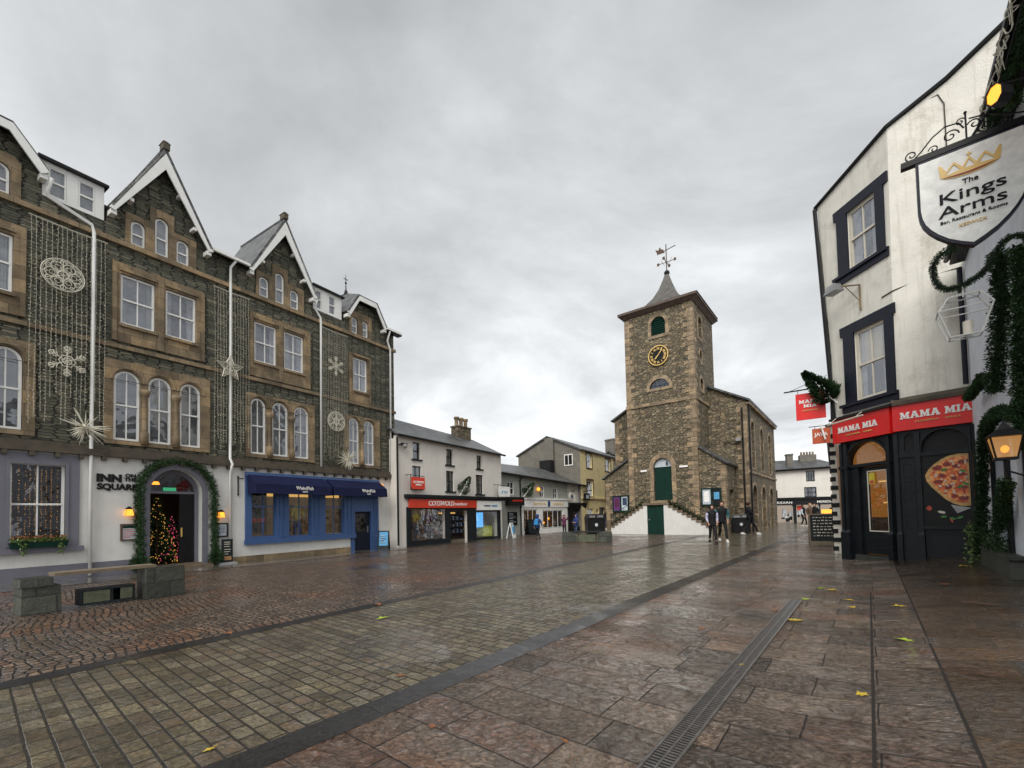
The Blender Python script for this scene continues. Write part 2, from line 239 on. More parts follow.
# ---------------------------------------------------------------- mesh builder
class Mb:
    def __init__(s): s.v = []; s.f = []
    def add(s, vs, fs):
        o = len(s.v); s.v += [tuple(p) for p in vs]; s.f += [tuple(i + o for i in f) for f in fs]; return s
    def box(s, x0, x1, y0, y1, z0, z1):
        if x0 > x1: x0, x1 = x1, x0
        if y0 > y1: y0, y1 = y1, y0
        if z0 > z1: z0, z1 = z1, z0
        return s.add([(x, y, z) for z in (z0, z1) for y in (y0, y1) for x in (x0, x1)],
                     [(0, 2, 3, 1), (4, 5, 7, 6), (0, 1, 5, 4), (2, 6, 7, 3), (0, 4, 6, 2), (1, 3, 7, 5)])
    def panel(s, outer, holes=(), y0=0, y1=.1):
        """solid sheet in the xz plane with holes"""
        loops = [list(outer)] + [list(h) for h in holes]
        pts = [p for l in loops for p in l]; n = len(pts)
        tris = tessellate_polygon([[Vector((p[0], p[1], 0)) for p in l] for l in loops])
        vs = [(p[0], y0, p[1]) for p in pts] + [(p[0], y1, p[1]) for p in pts]; fs = []
        for t in tris:
            a, b, c = [pts[i] for i in t]
            if (b[0] - a[0]) * (c[1] - a[1]) - (b[1] - a[1]) * (c[0] - a[0]) < 0: t = t[::-1]
            fs.append(tuple(t)); fs.append(tuple(i + n for i in t[::-1]))
        o = 0
        for l in loops:
            k = len(l); area = sum(l[i][0] * l[(i + 1) % k][1] - l[(i + 1) % k][0] * l[i][1] for i in range(k))
            flip = (area < 0) != (l is not loops[0])
            for i in range(k):
                j = (i + 1) % k; q = (o + i, o + i + n, o + j + n, o + j)
                fs.append(q[::-1] if not flip else q)
            o += k
        return s.add(vs, fs)
    def slab(s, pts, t):
        """polygon of 3d points thickened downwards along its normal"""
        P = [Vector(p) for p in pts]; nr = Vector((0, 0, 0))
        for i in range(1, len(P) - 1): nr += (P[i] - P[0]).cross(P[i + 1] - P[0])
        nr.normalize()
        if nr.z < 0 or (abs(nr.z) < 1e-6 and nr.y > 0): nr = -nr; P = P[::-1]
        n = len(P); Q = [p - nr * t for p in P]
        return s.add(P + Q, [tuple(range(n)), tuple(range(2 * n - 1, n - 1, -1))] + [(i, i + n, (i + 1) % n + n, (i + 1) % n) for i in range(n)])
    def tube(s, path, r, n=6, close=False):
        P = [Vector(p) for p in path]; m = len(P); up = Vector((0.13, .2, 1)).normalized(); rings = []
        rr = r if isinstance(r, (list, tuple)) else [r] * m
        for i, p in enumerate(P):
            d = (P[(i + 1) % m] - P[i - 1]) if close else (P[min(i + 1, m - 1)] - P[max(i - 1, 0)])
            d.normalize(); a = d.cross(up)
            if a.length < 1e-3: a = d.cross(Vector((1, 0, 0)))
            a.normalize(); b = d.cross(a)
            rings.append([p + (a * math.cos(2 * math.pi * k / n) + b * math.sin(2 * math.pi * k / n)) * rr[i] for k in range(n)])
        vs = [v for q in rings for v in q]; fs = []
        for i in range(m if close else m - 1):
            for k in range(n): fs.append((i * n + k, i * n + (k + 1) % n, ((i + 1) % m) * n + (k + 1) % n, ((i + 1) % m) * n + k))
        if not close: fs += [tuple(range(n))[::-1], tuple((m - 1) * n + k for k in range(n))]
        return s.add(vs, fs)
    def lathe(s, prof, c=(0, 0, 0), n=14):
        vs = [(c[0] + r * math.cos(2 * math.pi * k / n), c[1] + r * math.sin(2 * math.pi * k / n), c[2] + z) for r, z in prof for k in range(n)]
        fs = [(i * n + k, i * n + (k + 1) % n, (i + 1) * n + (k + 1) % n, (i + 1) * n + k) for i in range(len(prof) - 1) for k in range(n)]
        fs += [tuple(range(n))[::-1], tuple((len(prof) - 1) * n + k for k in range(n))]
        return s.add(vs, fs)
    def frustum(s, x0, x1, y0, y1, z0, X0, X1, Y0, Y1, z1):
        return s.add([(x0, y0, z0), (x1, y0, z0), (x0, y1, z0), (x1, y1, z0), (X0, Y0, z1), (X1, Y0, z1), (X0, Y1, z1), (X1, Y1, z1)],
                     [(0, 2, 3, 1), (4, 5, 7, 6), (0, 1, 5, 4), (2, 6, 7, 3), (0, 4, 6, 2), (1, 3, 7, 5)])
    def ball(s, c, r, n=8, sz=1.0):
        k = max(4, n // 2)
        return s.lathe([(max(.001, r * math.sin(math.pi * i / k)), -r * sz * math.cos(math.pi * i / k)) for i in range(k + 1)], c, n)
    def bead(s, c, r):
        x, y, z = c
        return s.add([(x + r, y, z), (x, y + r, z), (x - r, y, z), (x, y - r, z), (x, y, z + r), (x, y, z - r)],
                     [(0, 1, 4), (1, 2, 4), (2, 3, 4), (3, 0, 4), (1, 0, 5), (2, 1, 5), (3, 2, 5), (0, 3, 5)])
    def sprig(s, c, d, ln, w):
        """a small pointed leaf or needle bunch at c heading along d"""
        d = Vector(d).normalized(); a = d.cross(Vector((ru(-1, 1), ru(-1, 1), ru(-1, 1))))
        if a.length < 1e-3: return s
        a.normalize(); c = Vector(c)
        return s.add([c, c + d * ln * .5 + a * w, c + d * ln, c + d * ln * .5 - a * w], [(0, 1, 2, 3)])
    def make(s, name, mat, parent=None, smooth=False, loc=None, rz=0):
        me = bpy.data.meshes.new(name); me.from_pydata(s.v, [], s.f); me.validate()
        me.materials.append(M[mat] if isinstance(mat, str) else mat)
        if smooth:
            for p in me.polygons: p.use_smooth = True
        o = bpy.data.objects.new(name, me); COL.objects.link(o)
        if parent: o.parent = parent
        if loc: o.location = loc
        o.rotation_euler.z = rz
        return o
def tag(o, label, cat, group=None, kind=None):
    if label: o['label'] = label
    if cat: o['category'] = cat
    if group: o['group'] = group
    if kind: o['kind'] = kind
    return o
def thing(name, label, cat, loc=(0, 0, 0), rz=0, group=None):
    o = bpy.data.objects.new(name, None); COL.objects.link(o); o.empty_display_size = .2
    o.location = loc; o.rotation_euler = (0, 0, rz); return tag(o, label, cat, group)
def frame(name, label, cat, o, d, group=None):
    return thing(name, label, cat, (o[0], o[1], o[2] if len(o) > 2 else 0), math.atan2(d[1], d[0]), group)
def world_on(o, d, u, z=0, off=0):
    l = math.hypot(*d); d = (d[0] / l, d[1] / l); return (o[0] + d[0] * u + d[1] * off, o[1] + d[1] * u - d[0] * off, z)
def copy_tree(o, loc=None, rz=None, label=None, parent=None):
    c = o.copy(); COL.objects.link(c)
    if parent: c.parent = parent
    if loc: c.location = loc
    if rz is not None: c.rotation_euler.z = rz
    if label: c['label'] = label
    for ch in list(o.children): copy_tree(ch, parent=c)
    return c
def rect(x0, x1, z0, z1): return [(x0, z0), (x1, z0), (x1, z1), (x0, z1)]
def arch(x0, x1, z0, z1, rise=None, n=12):
    r = (x1 - x0) / 2 if rise is None else rise; c = (x0 + x1) / 2; h = (x1 - x0) / 2; zs = z1 - r
    return [(x0, z0), (x1, z0)] + [(c + h * math.cos(math.pi * i / n), zs + r * math.sin(math.pi * i / n)) for i in range(n + 1)]
def window(par, x0, x1, z0, z1, y=.12, rise=0, cols=2, rows=(.5,), fm='white', fw=.055, back='curtain', name='window', bar=.03, backy=.14):
    ol = (lambda a, b, c, d, r: arch(a, b, c, d, r)) if rise else (lambda a, b, c, d, r: rect(a, b, c, d))
    m = Mb().panel(ol(x0, x1, z0, z1, rise), [ol(x0 + fw, x1 - fw, z0 + fw, z1 - fw, max(.02, rise - fw * .5))], y, y + .07)
    for i in range(1, cols):
        x = x0 + (x1 - x0) * i / cols; m.box(x - bar / 2, x + bar / 2, y + .012, y + .05, z0 + fw * .9, z1 - fw * .9)
    for k in rows:
        z = z0 + (z1 - z0) * k; m.box(x0 + fw * .9, x1 - fw * .9, y - .012, y + .052, z - bar * .8, z + bar * .8)
    w = m.make(name, fm, par)
    a = fw * .6; Mb().panel(ol(x0 + a, x1 - a, z0 + a, z1 - a, rise and rise - a * .5), [], y + .028, y + .034).make('pane', 'glass', w)
    if back == 'curtain' and x1 - x0 > .45:
        back = 'curtain_dim' if rnd() < .3 else 'interior'
        for s_ in (0, 1):
            wd = (x1 - x0) * ru(.18, .42); a, b = (x0 + .01, x0 + wd) if s_ == 0 else (x1 - wd, x1 - .01); cm = Mb(); k = 9
            top = z1 - (rise * .55 if rise else 0) - .02
            pts = [(a + (b - a) * i / k, y + backy - .03 + (.012 if i % 2 else -.012)) for i in range(k + 1)]
            cm.add([(p[0], p[1], z0 + .01) for p in pts] + [(p[0], p[1], top) for p in pts], [(i, i + 1, i + k + 2, i + k + 1) for i in range(k)]); cm.make('curtain', 'curtain', w)
    if back: Mb().panel(ol(x0 + .001, x1 - .001, z0 + .001, z1 - .001, rise), [], y + backy, y + backy + .03).make('curtain' if back in ('curtain', 'blind', 'curtain_dim') else 'room_behind', back, w)
    return w
def text(body, size, mat, par, x, y, z, w=None, bold=0, shear=0, name='lettering', align='CENTER', dep=.008, bowsp=1.0):
    cu = bpy.data.curves.new('t', 'FONT'); cu.body = body; cu.size = size; cu.extrude = dep; cu.offset = bold * size; cu.shear = shear; cu.align_x = align; cu.space_character = bowsp; cu.space_line = .8
    cu.resolution_u = 3
    ob = bpy.data.objects.new('t', cu); COL.objects.link(ob); bpy.context.view_layer.update()
    me = bpy.data.meshes.new_from_object(ob.evaluated_get(bpy.context.evaluated_depsgraph_get())); bpy.data.objects.remove(ob)
    sx = 1
    if w:
        xs = [v.co.x for v in me.vertices]; sx = w / (max(xs) - min(xs))
    for v in me.vertices: v.co = Vector((x + v.co.x * sx, y - v.co.z, z + v.co.y))
    me.materials.clear(); me.materials.append(M[mat]); o = bpy.data.objects.new(name, me); COL.objects.link(o); o.parent = par; return o
def skin(name, nodes, edges, mat, par, sub=1, smooth=True):
    """nodes: list of (x,y,z,r[,ry])"""
    me = bpy.data.meshes.new(name); me.from_pydata([n[:3] for n in nodes], edges, [])
    ob = bpy.data.objects.new(name, me); COL.objects.link(ob)
    sm = ob.modifiers.new('s', 'SKIN'); sm.use_smooth_shade = True; sm.branch_smoothing = .3
    for i, n in enumerate(nodes):
        q = me.skin_vertices[0].data[i]; q.radius = (n[3], n[4] if len(n) > 4 else n[3]); q.use_root = (i == 0)
    if sub: ss_ = ob.modifiers.new('u', 'SUBSURF'); ss_.levels = ss_.render_levels = sub
    bpy.context.view_layer.update()
    m2 = bpy.data.meshes.new_from_object(ob.evaluated_get(bpy.context.evaluated_depsgraph_get())); bpy.data.objects.remove(ob)
    m2.materials.clear(); m2.materials.append(M[mat])
    for p in m2.polygons: p.use_smooth = True; p.material_index = 0
    o = bpy.data.objects.new(name, m2); COL.objects.link(o); o.parent = par; return o
def garland_mesh(path, rad, dens=260, ln=.11, w=.02):
    """bushy fir garland of small pointed leaves round a path"""
    m = Mb(); P = [Vector(p) for p in path]
    for a, b in zip(P[:-1], P[1:]):
        L = (b - a).length; d = (b - a).normalized(); nn = max(6, int(L * dens))
        u = d.cross(Vector((.3, .2, 1))).normalized(); v = d.cross(u)
        for _ in range(nn):
            t = rnd(); an = ru(0, 6.283); r = rad * (rnd() ** .6) * ru(.75, 1.2) * (1 + .25 * math.sin(t * L * 19 + an * 2)); o = u * math.cos(an) + v * math.sin(an)
            m.sprig(a + (b - a) * t + o * r * .75, o * .8 + d * ru(-.8, .8) + Vector((0, 0, ru(-.4, .2))), ln * ru(.6, 1.2), w * ru(.7, 1.3))
    return m
def smoothpath(pts, n=5):
    P = [Vector(p) for p in pts]; P = [P[0]] + P + [P[-1]]; out = []
    for i in range(1, len(P) - 2):
        for k in range(n):
            t = k / n; a, b, c, d = P[i - 1:i + 3]
            out.append(.5 * ((2 * b) + (c - a) * t + (2 * a - 5 * b + 4 * c - d) * t * t + (3 * b - a - 3 * c + d) * t ** 3))
    out.append(P[-2]); return out
build_materials()
# ================================================================ world, sun, camera
w = bpy.data.worlds.new("World"); SC.world = w; w.use_nodes = True; t = w.node_tree
for n in list(t.nodes): t.nodes.remove(n)
class WN(NT):
    def __init__(s): s.t = t; s.L = t.links
q = WN(); outw = q.n('ShaderNodeOutputWorld')
sky = q.n('ShaderNodeTexSky'); sky.sky_type = 'NISHITA'; sky.sun_disc = False
sky.sun_elevation = math.radians(46); sky.sun_rotation = math.radians(200)
b1 = q.n('ShaderNodeBackground'); q.L.new(sky.outputs[0], b1.inputs[0]); b1.inputs[1].default_value = .05
gc = q.coord('Generated'); sx = q.n('ShaderNodeSeparateXYZ'); q.L.new(gc, sx.inputs[0])
den = q.math('ADD', q.math('MAXIMUM', sx.outputs[2], 0), .22)
cb = q.n('ShaderNodeCombineXYZ'); q.L.new(q.math('DIVIDE', sx.outputs[0], den), cb.inputs[0]); q.L.new(q.math('DIVIDE', sx.outputs[1], den), cb.inputs[1])
cv = cb.outputs[0]
n1 = q.noise(cv, .8, 8, .58, .5); n2 = q.noise(cv, .33, 3, .5); n3 = q.noise(cv, 2.6, 5, .6, .4)
k = q.math('ADD', q.math('MULTIPLY', n1, .55), q.math('ADD', q.math('MULTIPLY', n2, .35), q.math('MULTIPLY', n3, .10)))
k = q.math('ADD', k, q.math('MULTIPLY', q.math('SUBTRACT', .45, sx.outputs[2]), .16))
ccol = q.ramp(k, [(.35, (.250, .258, .265)), (.43, (.335, .344, .350)), (.50, (.43, .441, .448)), (.58, (.60, .612, .622))])
b2 = q.n('ShaderNodeBackground'); q.L.new(ccol, b2.inputs[0]); b2.inputs[1].default_value = 1.0
mx = q.n('ShaderNodeMixShader'); mx.inputs[0].default_value = .95; q.L.new(b1.outputs[0], mx.inputs[1]); q.L.new(b2.outputs[0], mx.inputs[2]); q.L.new(mx.outputs[0], outw.inputs[0])
ld = bpy.data.lights.new('sun', 'SUN'); ld.energy = 1.5; ld.angle = math.radians(40); ld.color = (1, .97, .92)
lo = bpy.data.objects.new('sun', ld); COL.objects.link(lo)
el, az = math.radians(46), math.radians(200)   # from behind the photographer
sdir = Vector((math.sin(az) * math.cos(el), math.cos(az) * math.cos(el), math.sin(el)))
lo.rotation_euler = sdir.to_track_quat('Z', 'Y').to_euler(); lo.location = (0, -10, 20)
cam = bpy.data.cameras.new('camera'); co_ = bpy.data.objects.new('camera', cam); COL.objects.link(co_); SC.camera = co_
cam.sensor_width = 36; cam.lens = F / 1024 * 36; cam.shift_y = (PPY - 384) / 1024; cam.clip_end = 3000; cam.clip_start = .05
mw = Matrix.Identity(4)
for i in range(3): mw[i][0] = RV[i]; mw[i][1] = UV[i]; mw[i][2] = -fw_[i]
mw[2][3] = CZ; co_.matrix_world = mw
SC.view_settings.view_transform = 'Standard'; SC.view_settings.look = 'None'; SC.view_settings.gamma = 1; SC.view_settings.exposure = .93
SC.view_settings.use_curve_mapping = False
SC.render.resolution_x = 1024; SC.render.resolution_y = 768
# ================================================================ ground
RZ = -math.atan2(RA[0], RA[1])                       # local y runs along the street
def road(c, a): return (RC[0] * c + RA[0] * a, RC[1] * c + RA[1] * a)
def sheet(name, pts, z, mat, rz=RZ):
    """flat polygon of world (x, y) points as a slim sheet whose local y runs along rz"""
    cr_, sr_ = math.cos(-rz), math.sin(-rz); P = [(x * cr_ - y * sr_, x * sr_ + y * cr_) for x, y in pts]
    m = Mb(); m.add([(x, y, 0) for x, y in P], [tuple(range(len(P)))])
    o = m.make(name, mat); o.location.z = z; o.rotation_euler.z = rz; return tag(o, None, None, None, 'structure')
g = sheet('ground', [(-400, -60), (400, -60), (400, 600), (-400, 600)], -.012, 'tarmac')
sheet('square_setts', [road(-40, -12), road(-3.0, -12), road(-3.0, 70), road(-40, 70)], 0, 'sett_red')
ch = [(-13.3, -8), (-4.80, 4.15), (-4.0, 5.37), (-2.35, 7.6), (4.47, 16.9), (9.2, 23.3), (19, 37), (42, 66)]
ch = [(ch[0][0], ch[0][1])] + ch[1:]
def offs(pts, dlt):
    out = []
    for i, p in enumerate(pts):
        a = Vector(pts[max(0, i - 1)]); b = Vector(pts[min(len(pts) - 1, i + 1)]); d = (b - a).normalized(); out.append((p[0] + d.y * dlt, p[1] - d.x * dlt))
    return out
sheet('road_setts', offs(ch, .12) + [road(-3.2, 72), road(-3.2, -12)], .004, 'sett_green')
m = Mb(); RZM = Matrix.Rotation(-RZ, 3, 'Z')
a_, b_ = offs(ch, -.13), offs(ch, .13); L = [RZM @ Vector((*p, 0)) for p in a_ + b_]; n = len(ch)
m.add(L, [(i, i + 1, i + 1 + n, i + n) for i in range(n - 1)])
o = m.make('drainage_channel', 'strip'); o.location.z = .008; o.rotation_euler.z = RZ; tag(o, None, None, None, 'structure')
sheet('kerb_strip', [road(-3.14, -12), road(-2.86, -12), road(-2.92, 6), road(-3.0, 70), road(-3.32, 70), road(-3.22, 6)], .008, 'strip')
def gsheet(name, c0, c1, a0, a1, z, mat, step=.5, holes=None):
    m = Mb(); nc = int((c1 - c0) / step) + 1; na = int((a1 - a0) / step) + 1
    for j in range(na + 1):
        for i in range(nc + 1):
            c = c0 + (c1 - c0) * i / nc; a = a0 + (a1 - a0) * j / na; X, Y = road(c, a); m.v.append((c, a, gz(X, Y)))
    m.f = [(j * (nc + 1) + i, j * (nc + 1) + i + 1, (j + 1) * (nc + 1) + i + 1, (j + 1) * (nc + 1) + i) for j in range(na) for i in range(nc)]
    o = m.make(name, mat, smooth=True); o.rotation_euler.z = RZ; o.location.z = z; return tag(o, None, None, None, 'structure')
gsheet('pavement', -2.95, .42, -6, 30, .004, 'slab'); sheet('far_pavement', [road(-2.98, 30), road(14, 30), road(14, 75), road(-2.98, 75)], .003, 'slab')
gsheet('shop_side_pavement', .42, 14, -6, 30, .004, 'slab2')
for i, (c, a0, a1, wd) in enumerate([(.42, -4, 14, .012), (-.03, -4, 9.5, .014)]):
    gsheet('paving_joint', c - wd * .7, c + wd * .7, a0, a1, .0075, 'joint', .5)
# grates
gd = Vector((4.553 - .85, 7.17 - 2.666)).normalized()
def grate(name, label, P, d, ln, wd, z, group=None):
    t = frame(name, label, 'drain', (P[0], P[1], z), (d[0], d[1]), group)
    m = Mb().box(0, ln, -wd / 2, -wd / 2 + .016, -.02, .008).box(0, ln, wd / 2 - .016, wd / 2, -.02, .008); m.box(0, .015, -wd / 2 + .017, wd / 2 - .017, -.02, .008); m.box(ln - .015, ln, -wd / 2 + .017, wd / 2 - .017, -.02, .008); m.make('frame', 'steel_wet', t)
    s = Mb(); k = int(ln / .034)
    for i in range(1, k): s.box(i * ln / k, i * ln / k + .014, -wd / 2 + .017, wd / 2 - .017, -.02, .004)
    s.box(.016, ln - .016, -.006, .006, -.02, .0055); s.make('slotted_grating', 'steel_wet', t)
    Mb().box(.005, ln - .005, -wd / 2 + .005, wd / 2 - .005, -.03, -.021 + .0222).make('dark_channel', 'black', t); return t
tt = NT('wet_cast_iron'); M['steel_wet'] = tt.out(tt.ramp(tt.noise(tt.coord(), 20, 4), [(.3, (.05, .045, .042)), (.7, (.12, .11, .10))]), .3)
P0 = Vector((.85, 2.667)) - gd * 1.0
grate('drain_grate', 'long slotted iron drainage channel running through the sandstone flags', P0, gd, 6.85, .17, .012 + gz(2.5, 4.8) * .0 + .002)
x, y = ground(925, 641); tg = grate('drain_grate', 'short square rain gully let into the dark flags on the right', (x, y), (.777, -.629), .42, .24, gz(x, y) + .012)
x, y = ground(148, 766); grate('drain_grate', 'round-cornered dark gully at the bottom edge of the green setts', (x - .1, y - .25), (.777, -.629), .36, .3, .016)
# ================================================================ the stone inn with its shops
BO = (-5.6215, 21.5662); BD_ = (.56534, .82486)
AO = (-12.8843, 11.0932); AD = (.53356, .84577)
A = frame('stone_inn_building', 'long dark slate inn with gables, white ground floor and blue shopfront', 'building', AO, AD)
XL, XR = -3.4, 13.12
# ground floor
doorh = arch(3.02, 4.5, .02, 3.21, .74)
shophole = rect(5.87, 11.98, .62, 3.24); shopdoor = rect(10.5, 11.62, -.05, .62)
Mb().panel([(XL, -.1), (10.5, -.1), (10.5, 3.2), (11.9, 3.2), (11.9, -.1), (XR, -.1), (XR, 3.46), (XL, 3.46)],
           [rect(-1.3, -.22, 1.0, 3.15), rect(.1, 1.17, 1.0, 3.15), doorh, rect(5.9, 10.45, .64, 3.2)], 0, .3).make('ground_floor_wall', 'white_render', A)
m = Mb(); m.box(XL, 2.86, -.03, -.002, -.1, .40); m.make('plinth', 'grey_paint', A)
Mb().box(4.66, 10.45, -.02, -.002, -.1, .2).make('plinth', 'sand', A)
Mb().panel(rect(-1.6, 1.43, .9, 3.39), [rect(-1.28, -.24, 1.0, 3.13), rect(.12, 1.15, 1.0, 3.13)], -.05, -.002).box(-1.66, 1.52, -.13, -.052, .76, .9).make('window_surround', 'grey_paint', A)
m = Mb().panel(rect(.06, 1.21, .94, 3.2), [rect(.13, 1.14, 1.0, 3.1)], -.075, -.052); m.make('surround_moulding', 'grey_paint', A)
for a, b in ((-1.28, -.24), (.12, 1.15)):
    wn = window(A, a, b, .95, 3.14, .06, 0, 2, (.5,), back='interior', name='inn_window', backy=.28)
    m = Mb()
    for k in range(9):
        x = a + .1 + (b - a - .2) * k / 8 + ru(-.02, .02)
        for j in range(26):
            if rnd() < .75: m.bead((x + ru(-.01, .01), .22, 1.1 + j * .075 + ru(-.02, .02)), .008)
    tag(m.make('fairy_lights', 'glow_gold', wn), None, None, None, 'stuff')
Mb().panel(arch(2.88, 4.64, -.05, 3.36, .88), [arch(3.04, 4.48, -.06, 3.19, .72)], -.04, .0).make('door_surround', 'grey_paint', A)
Mb().panel(arch(3.0, 4.52, 0, 3.22, .75), [arch(3.13, 4.39, .01, 3.08, .63)], .30, .42).box(3.12, 4.4, .33, .40, 2.42, 2.5).make('door_frame', 'grey_paint', A)
ent = Mb().panel(arch(3.12, 4.4, 2.44, 3.09, .63), [], .37, .38).make('fanlight', 'glass', A)
dl = Mb().box(3.95, 4.37, .34, .39, .06, 2.42).make('door', 'black', A); Mb().box(3.99, 4.02, .28, .34, 1.0, 1.3).make('handle', 'gold', dl)
hall = Mb(); hall.box(2.2, 5.3, 3.6, 3.7, 0, 3.4).box(2.2, 2.25, .45, 3.6, 0, 3.4).box(5.25, 5.3, .45, 3.6, 0, 3.4).box(2.2, 5.3, .45, 3.7, 3.38, 3.44).box(2.2, 5.3, .43, 3.7, .0, .06).make('entrance_hall', 'brown', A)
Mb().lathe([(.001, .1), (.12, .09), (.16, .0)], (3.45, .9, 2.75), 10).make('ceiling_lamp', 'glow_amber', A)
Mb().box(3.5, 3.85, .31, .33, 2.45 + .06, 2.62).make('exit_sign', 'glow_green', A)
Mb().box(2.9, 4.7, -.32, .3, -.02, .07).box(2.95, 4.62, -.02, .4, .07, .13).make('doorstep', 'step', A)
# first floor to eaves
WT = 10.92
def bay_first(xs, s0, s1, top, z0=3.97, zt=6.1):
    holes = [arch(a, b, z0, zt, .33 if b - a > .6 else .3) for a, b in xs]
    Mb().panel(rect(s0, s1, 3.84, top), holes, -.05, .12).make('window_surround', 'sand', A)
    for a, b in xs: window(A, a + .015, b - .015, z0 + .01, zt - .015, .03, .31, 2, (.5,), fw=.06, back='curtain_dim')
    for (a, b), (c, d) in zip(xs[:-1], xs[1:]):
        x = (b + c) / 2; m = Mb().lathe([(.11, 0), (.11, .35), (.075, .42), (.075, 1.45), (.12, 1.52), (.14, 1.6), (.14, 1.68)], (x, -.06, 3.9), 10)
        m.make('column', 'sand', A, True)
    for a, b in xs:      # hood mould
        m = Mb().panel(arch(a - .10, b + .10, zt - .33, zt + .1, .42), [arch(a - .035, b + .035, zt - .34, zt + .035, .37)], -.085, -.052); m.make('hood_mould', 'sand', A)
B1 = [(-1.0, -.42), (-.27, .33)]; B2 = [(2.14, 2.79), (2.97, 3.60), (3.81, 4.44)]; B3 = [(6.05, 6.64), (6.86, 7.52), (7.74, 8.41)]; B4 = [(10.35, 10.94), (11.17, 11.81)]
bay_first(B1, -1.2, .55, 6.3); bay_first(B2, 1.93, 4.7, 6.36); bay_first(B3, 5.89, 8.65, 6.24); bay_first(B4, 10.13, 12.13, 6.2)
S1 = [(-1.1, -.75), (-.65, .12)]; S2 = [(2.28, 3.14), (3.41, 4.28)]; S3 = [(6.19, 7.04), (7.34, 8.18)]; S4 = [(10.61, 11.42)]
for xs, s0, s1, t0, t1, z0, zt in ((S1[1:], -.85, .34, 6.94, 9.33, 7.5, 9.02), (S2, 2.09, 4.52, 6.94, 9.35, 7.5, 9.03), (S3, 6.03, 8.46, 6.9, 9.33, 7.48, 9.01), (S4, 10.39, 11.6, 6.86, 9.12, 7.4, 8.94)):
    Mb().panel(rect(s0, s1, t0, t1), [rect(a, b, z0, zt) for a, b in xs], -.05, .12).make('window_surround', 'sand', A)
    m = Mb()
    for a, b in xs: m.box(a - .03, b + .03, -.11, -.052, zt + .07, zt + .16).box(a - .04, b + .04, -.12, -.052, z0 - .1, z0 - .01)
    m.box(s0, s0 + .1, -.08, -.052, t0, t1 - .05).box(s1 - .1, s1, -.08, -.052, t0, t1 - .05)
    if len(xs) > 1: c = (xs[0][1] + xs[1][0]) / 2; m.box(c - .08, c + .08, -.085, -.052, t0, t1)
    m.make('surround_moulding', 'sand', A)
    for a, b in xs: window(A, a + .01, b - .01, z0 + .01, zt - .01, .02, 0, 2, (.5,), fw=.055)
T1 = [(-.92, -.57, 10.84), (-.31, .04, 10.84)]; T2 = [(2.51, 2.88, 10.84), (3.12, 3.49, 11.28), (3.70, 4.07, 10.85)]
T3 = [(6.38, 6.75, 10.84), (7.0, 7.37, 11.27), (7.6, 7.98, 10.84)]; T4 = [(10.55, 10.9, 10.82), (11.17, 11.5, 10.85)]
for xs, s0, s1 in ((T1, -1.1, .23), (T2, 2.38, 4.27), (T3, 6.26, 8.2), (T4, 10.44, 11.7)):
    if len(xs) == 3:
        a, b = xs[1][0] - .13, xs[1][1] + .14; ol = [(s0, 10.02), (s1, 10.02), (s1, 11.0), (b, 11.0), (b, 11.52), (a, 11.52), (a, 11.0), (s0, 11.0)]
    else: ol = [(s0, 10.02), (s1, 10.02), (s1, 11.0), (s1 - .12, 11.12), (s0 + .12, 11.12), (s0, 11.0)]
    Mb().panel(ol, [arch(a, b, 10.06, zt) for a, b, zt in xs], -.05, .12).make('window_surround', 'sand', A)
    for a, b, zt in xs: window(A, a + .01, b - .01, 10.07, zt - .01, .02, .17, 1, (.45,), fw=.05)
# wall with gables
G2 = (3.30, 1.36, 13.45); G3 = (7.25, 1.36, 13.42)
wall = [(XL, 3.46), (XR, 3.46), (XR, 10.9), (12.35, 10.9), (11.85, 11.62), (10.75, 11.62), (10.22, 10.85), (10.22, 10.44), (8.62, 10.44), (8.62, 10.9),
        (8.5, 11.05), (7.25, 13.2), (6.0, 11.05), (5.95, WT), (4.68, WT), (4.6, 11.0), (3.3, 13.2), (2.0, 11.0), (1.95, 10.44), (.62, 10.44), (.62, 10.9), (.1, 11.7), (-.95, 11.7), (-1.6, 10.9), (XL, 10.9)]
holes = [rect(-1.18, .53, 3.86, 6.28), rect(1.95, 4.68, 3.86, 6.34), rect(5.91, 8.63, 3.86, 6.22), rect(10.15, 12.11, 3.86, 6.18),
         rect(-.83, .32, 6.96, 9.31), rect(2.11, 4.5, 6.96, 9.33), rect(6.05, 8.44, 6.92, 9.31), rect(10.41, 11.58, 6.88, 9.1),
         rect(-1.08, .21, 10.04, 11.0), [(2.4, 10.04), (4.25, 10.04), (4.25, 10.98), (3.61, 10.98), (3.61, 11.48), (3.0, 11.48), (3.0, 10.98), (2.4, 10.98)], [(6.28, 10.04), (8.18, 10.04), (8.18, 10.98), (7.49, 10.98), (7.49, 11.48), (6.88, 11.48), (6.88, 10.98), (6.28, 10.98)], rect(10.46, 11.68, 10.04, 10.98)]
Mb().panel(wall, holes, 0, .3).make('upper_wall', 'slate_wall', A)
Mb().box(XL, XL + .3, .3, 8, -.1, 10.9).make('side_wall', 'slate_wall', A); Mb().box(XR - .3, XR, .301, 8, -.1, 10.9).make('side_wall', 'slate_wall', A); Mb().box(XL + .31, XR - .31, 7.7, 8, -.1, 10.9).make('rear_wall', 'slate_wall', A)
Mb().box(XL + .3, XR - .3, 1.2, 1.3, 3.5, 10.8).make('room_backing', 'interior', A)
m = Mb().box(XL, XR + .04, -.16, -.001, 3.44, 3.62).box(XL, XR + .03, -.08, -.001, 3.621, 3.74)
x = XL
while x < XR: m.box(x, x + .1, -.15, -.001, 3.32, 3.439); x += .48
m.make('sill_course', 'coping', A)
Mb().box(XL, XR + .05, -.07, -.001, 6.72, 6.85).make('string_course', 'sand', A)
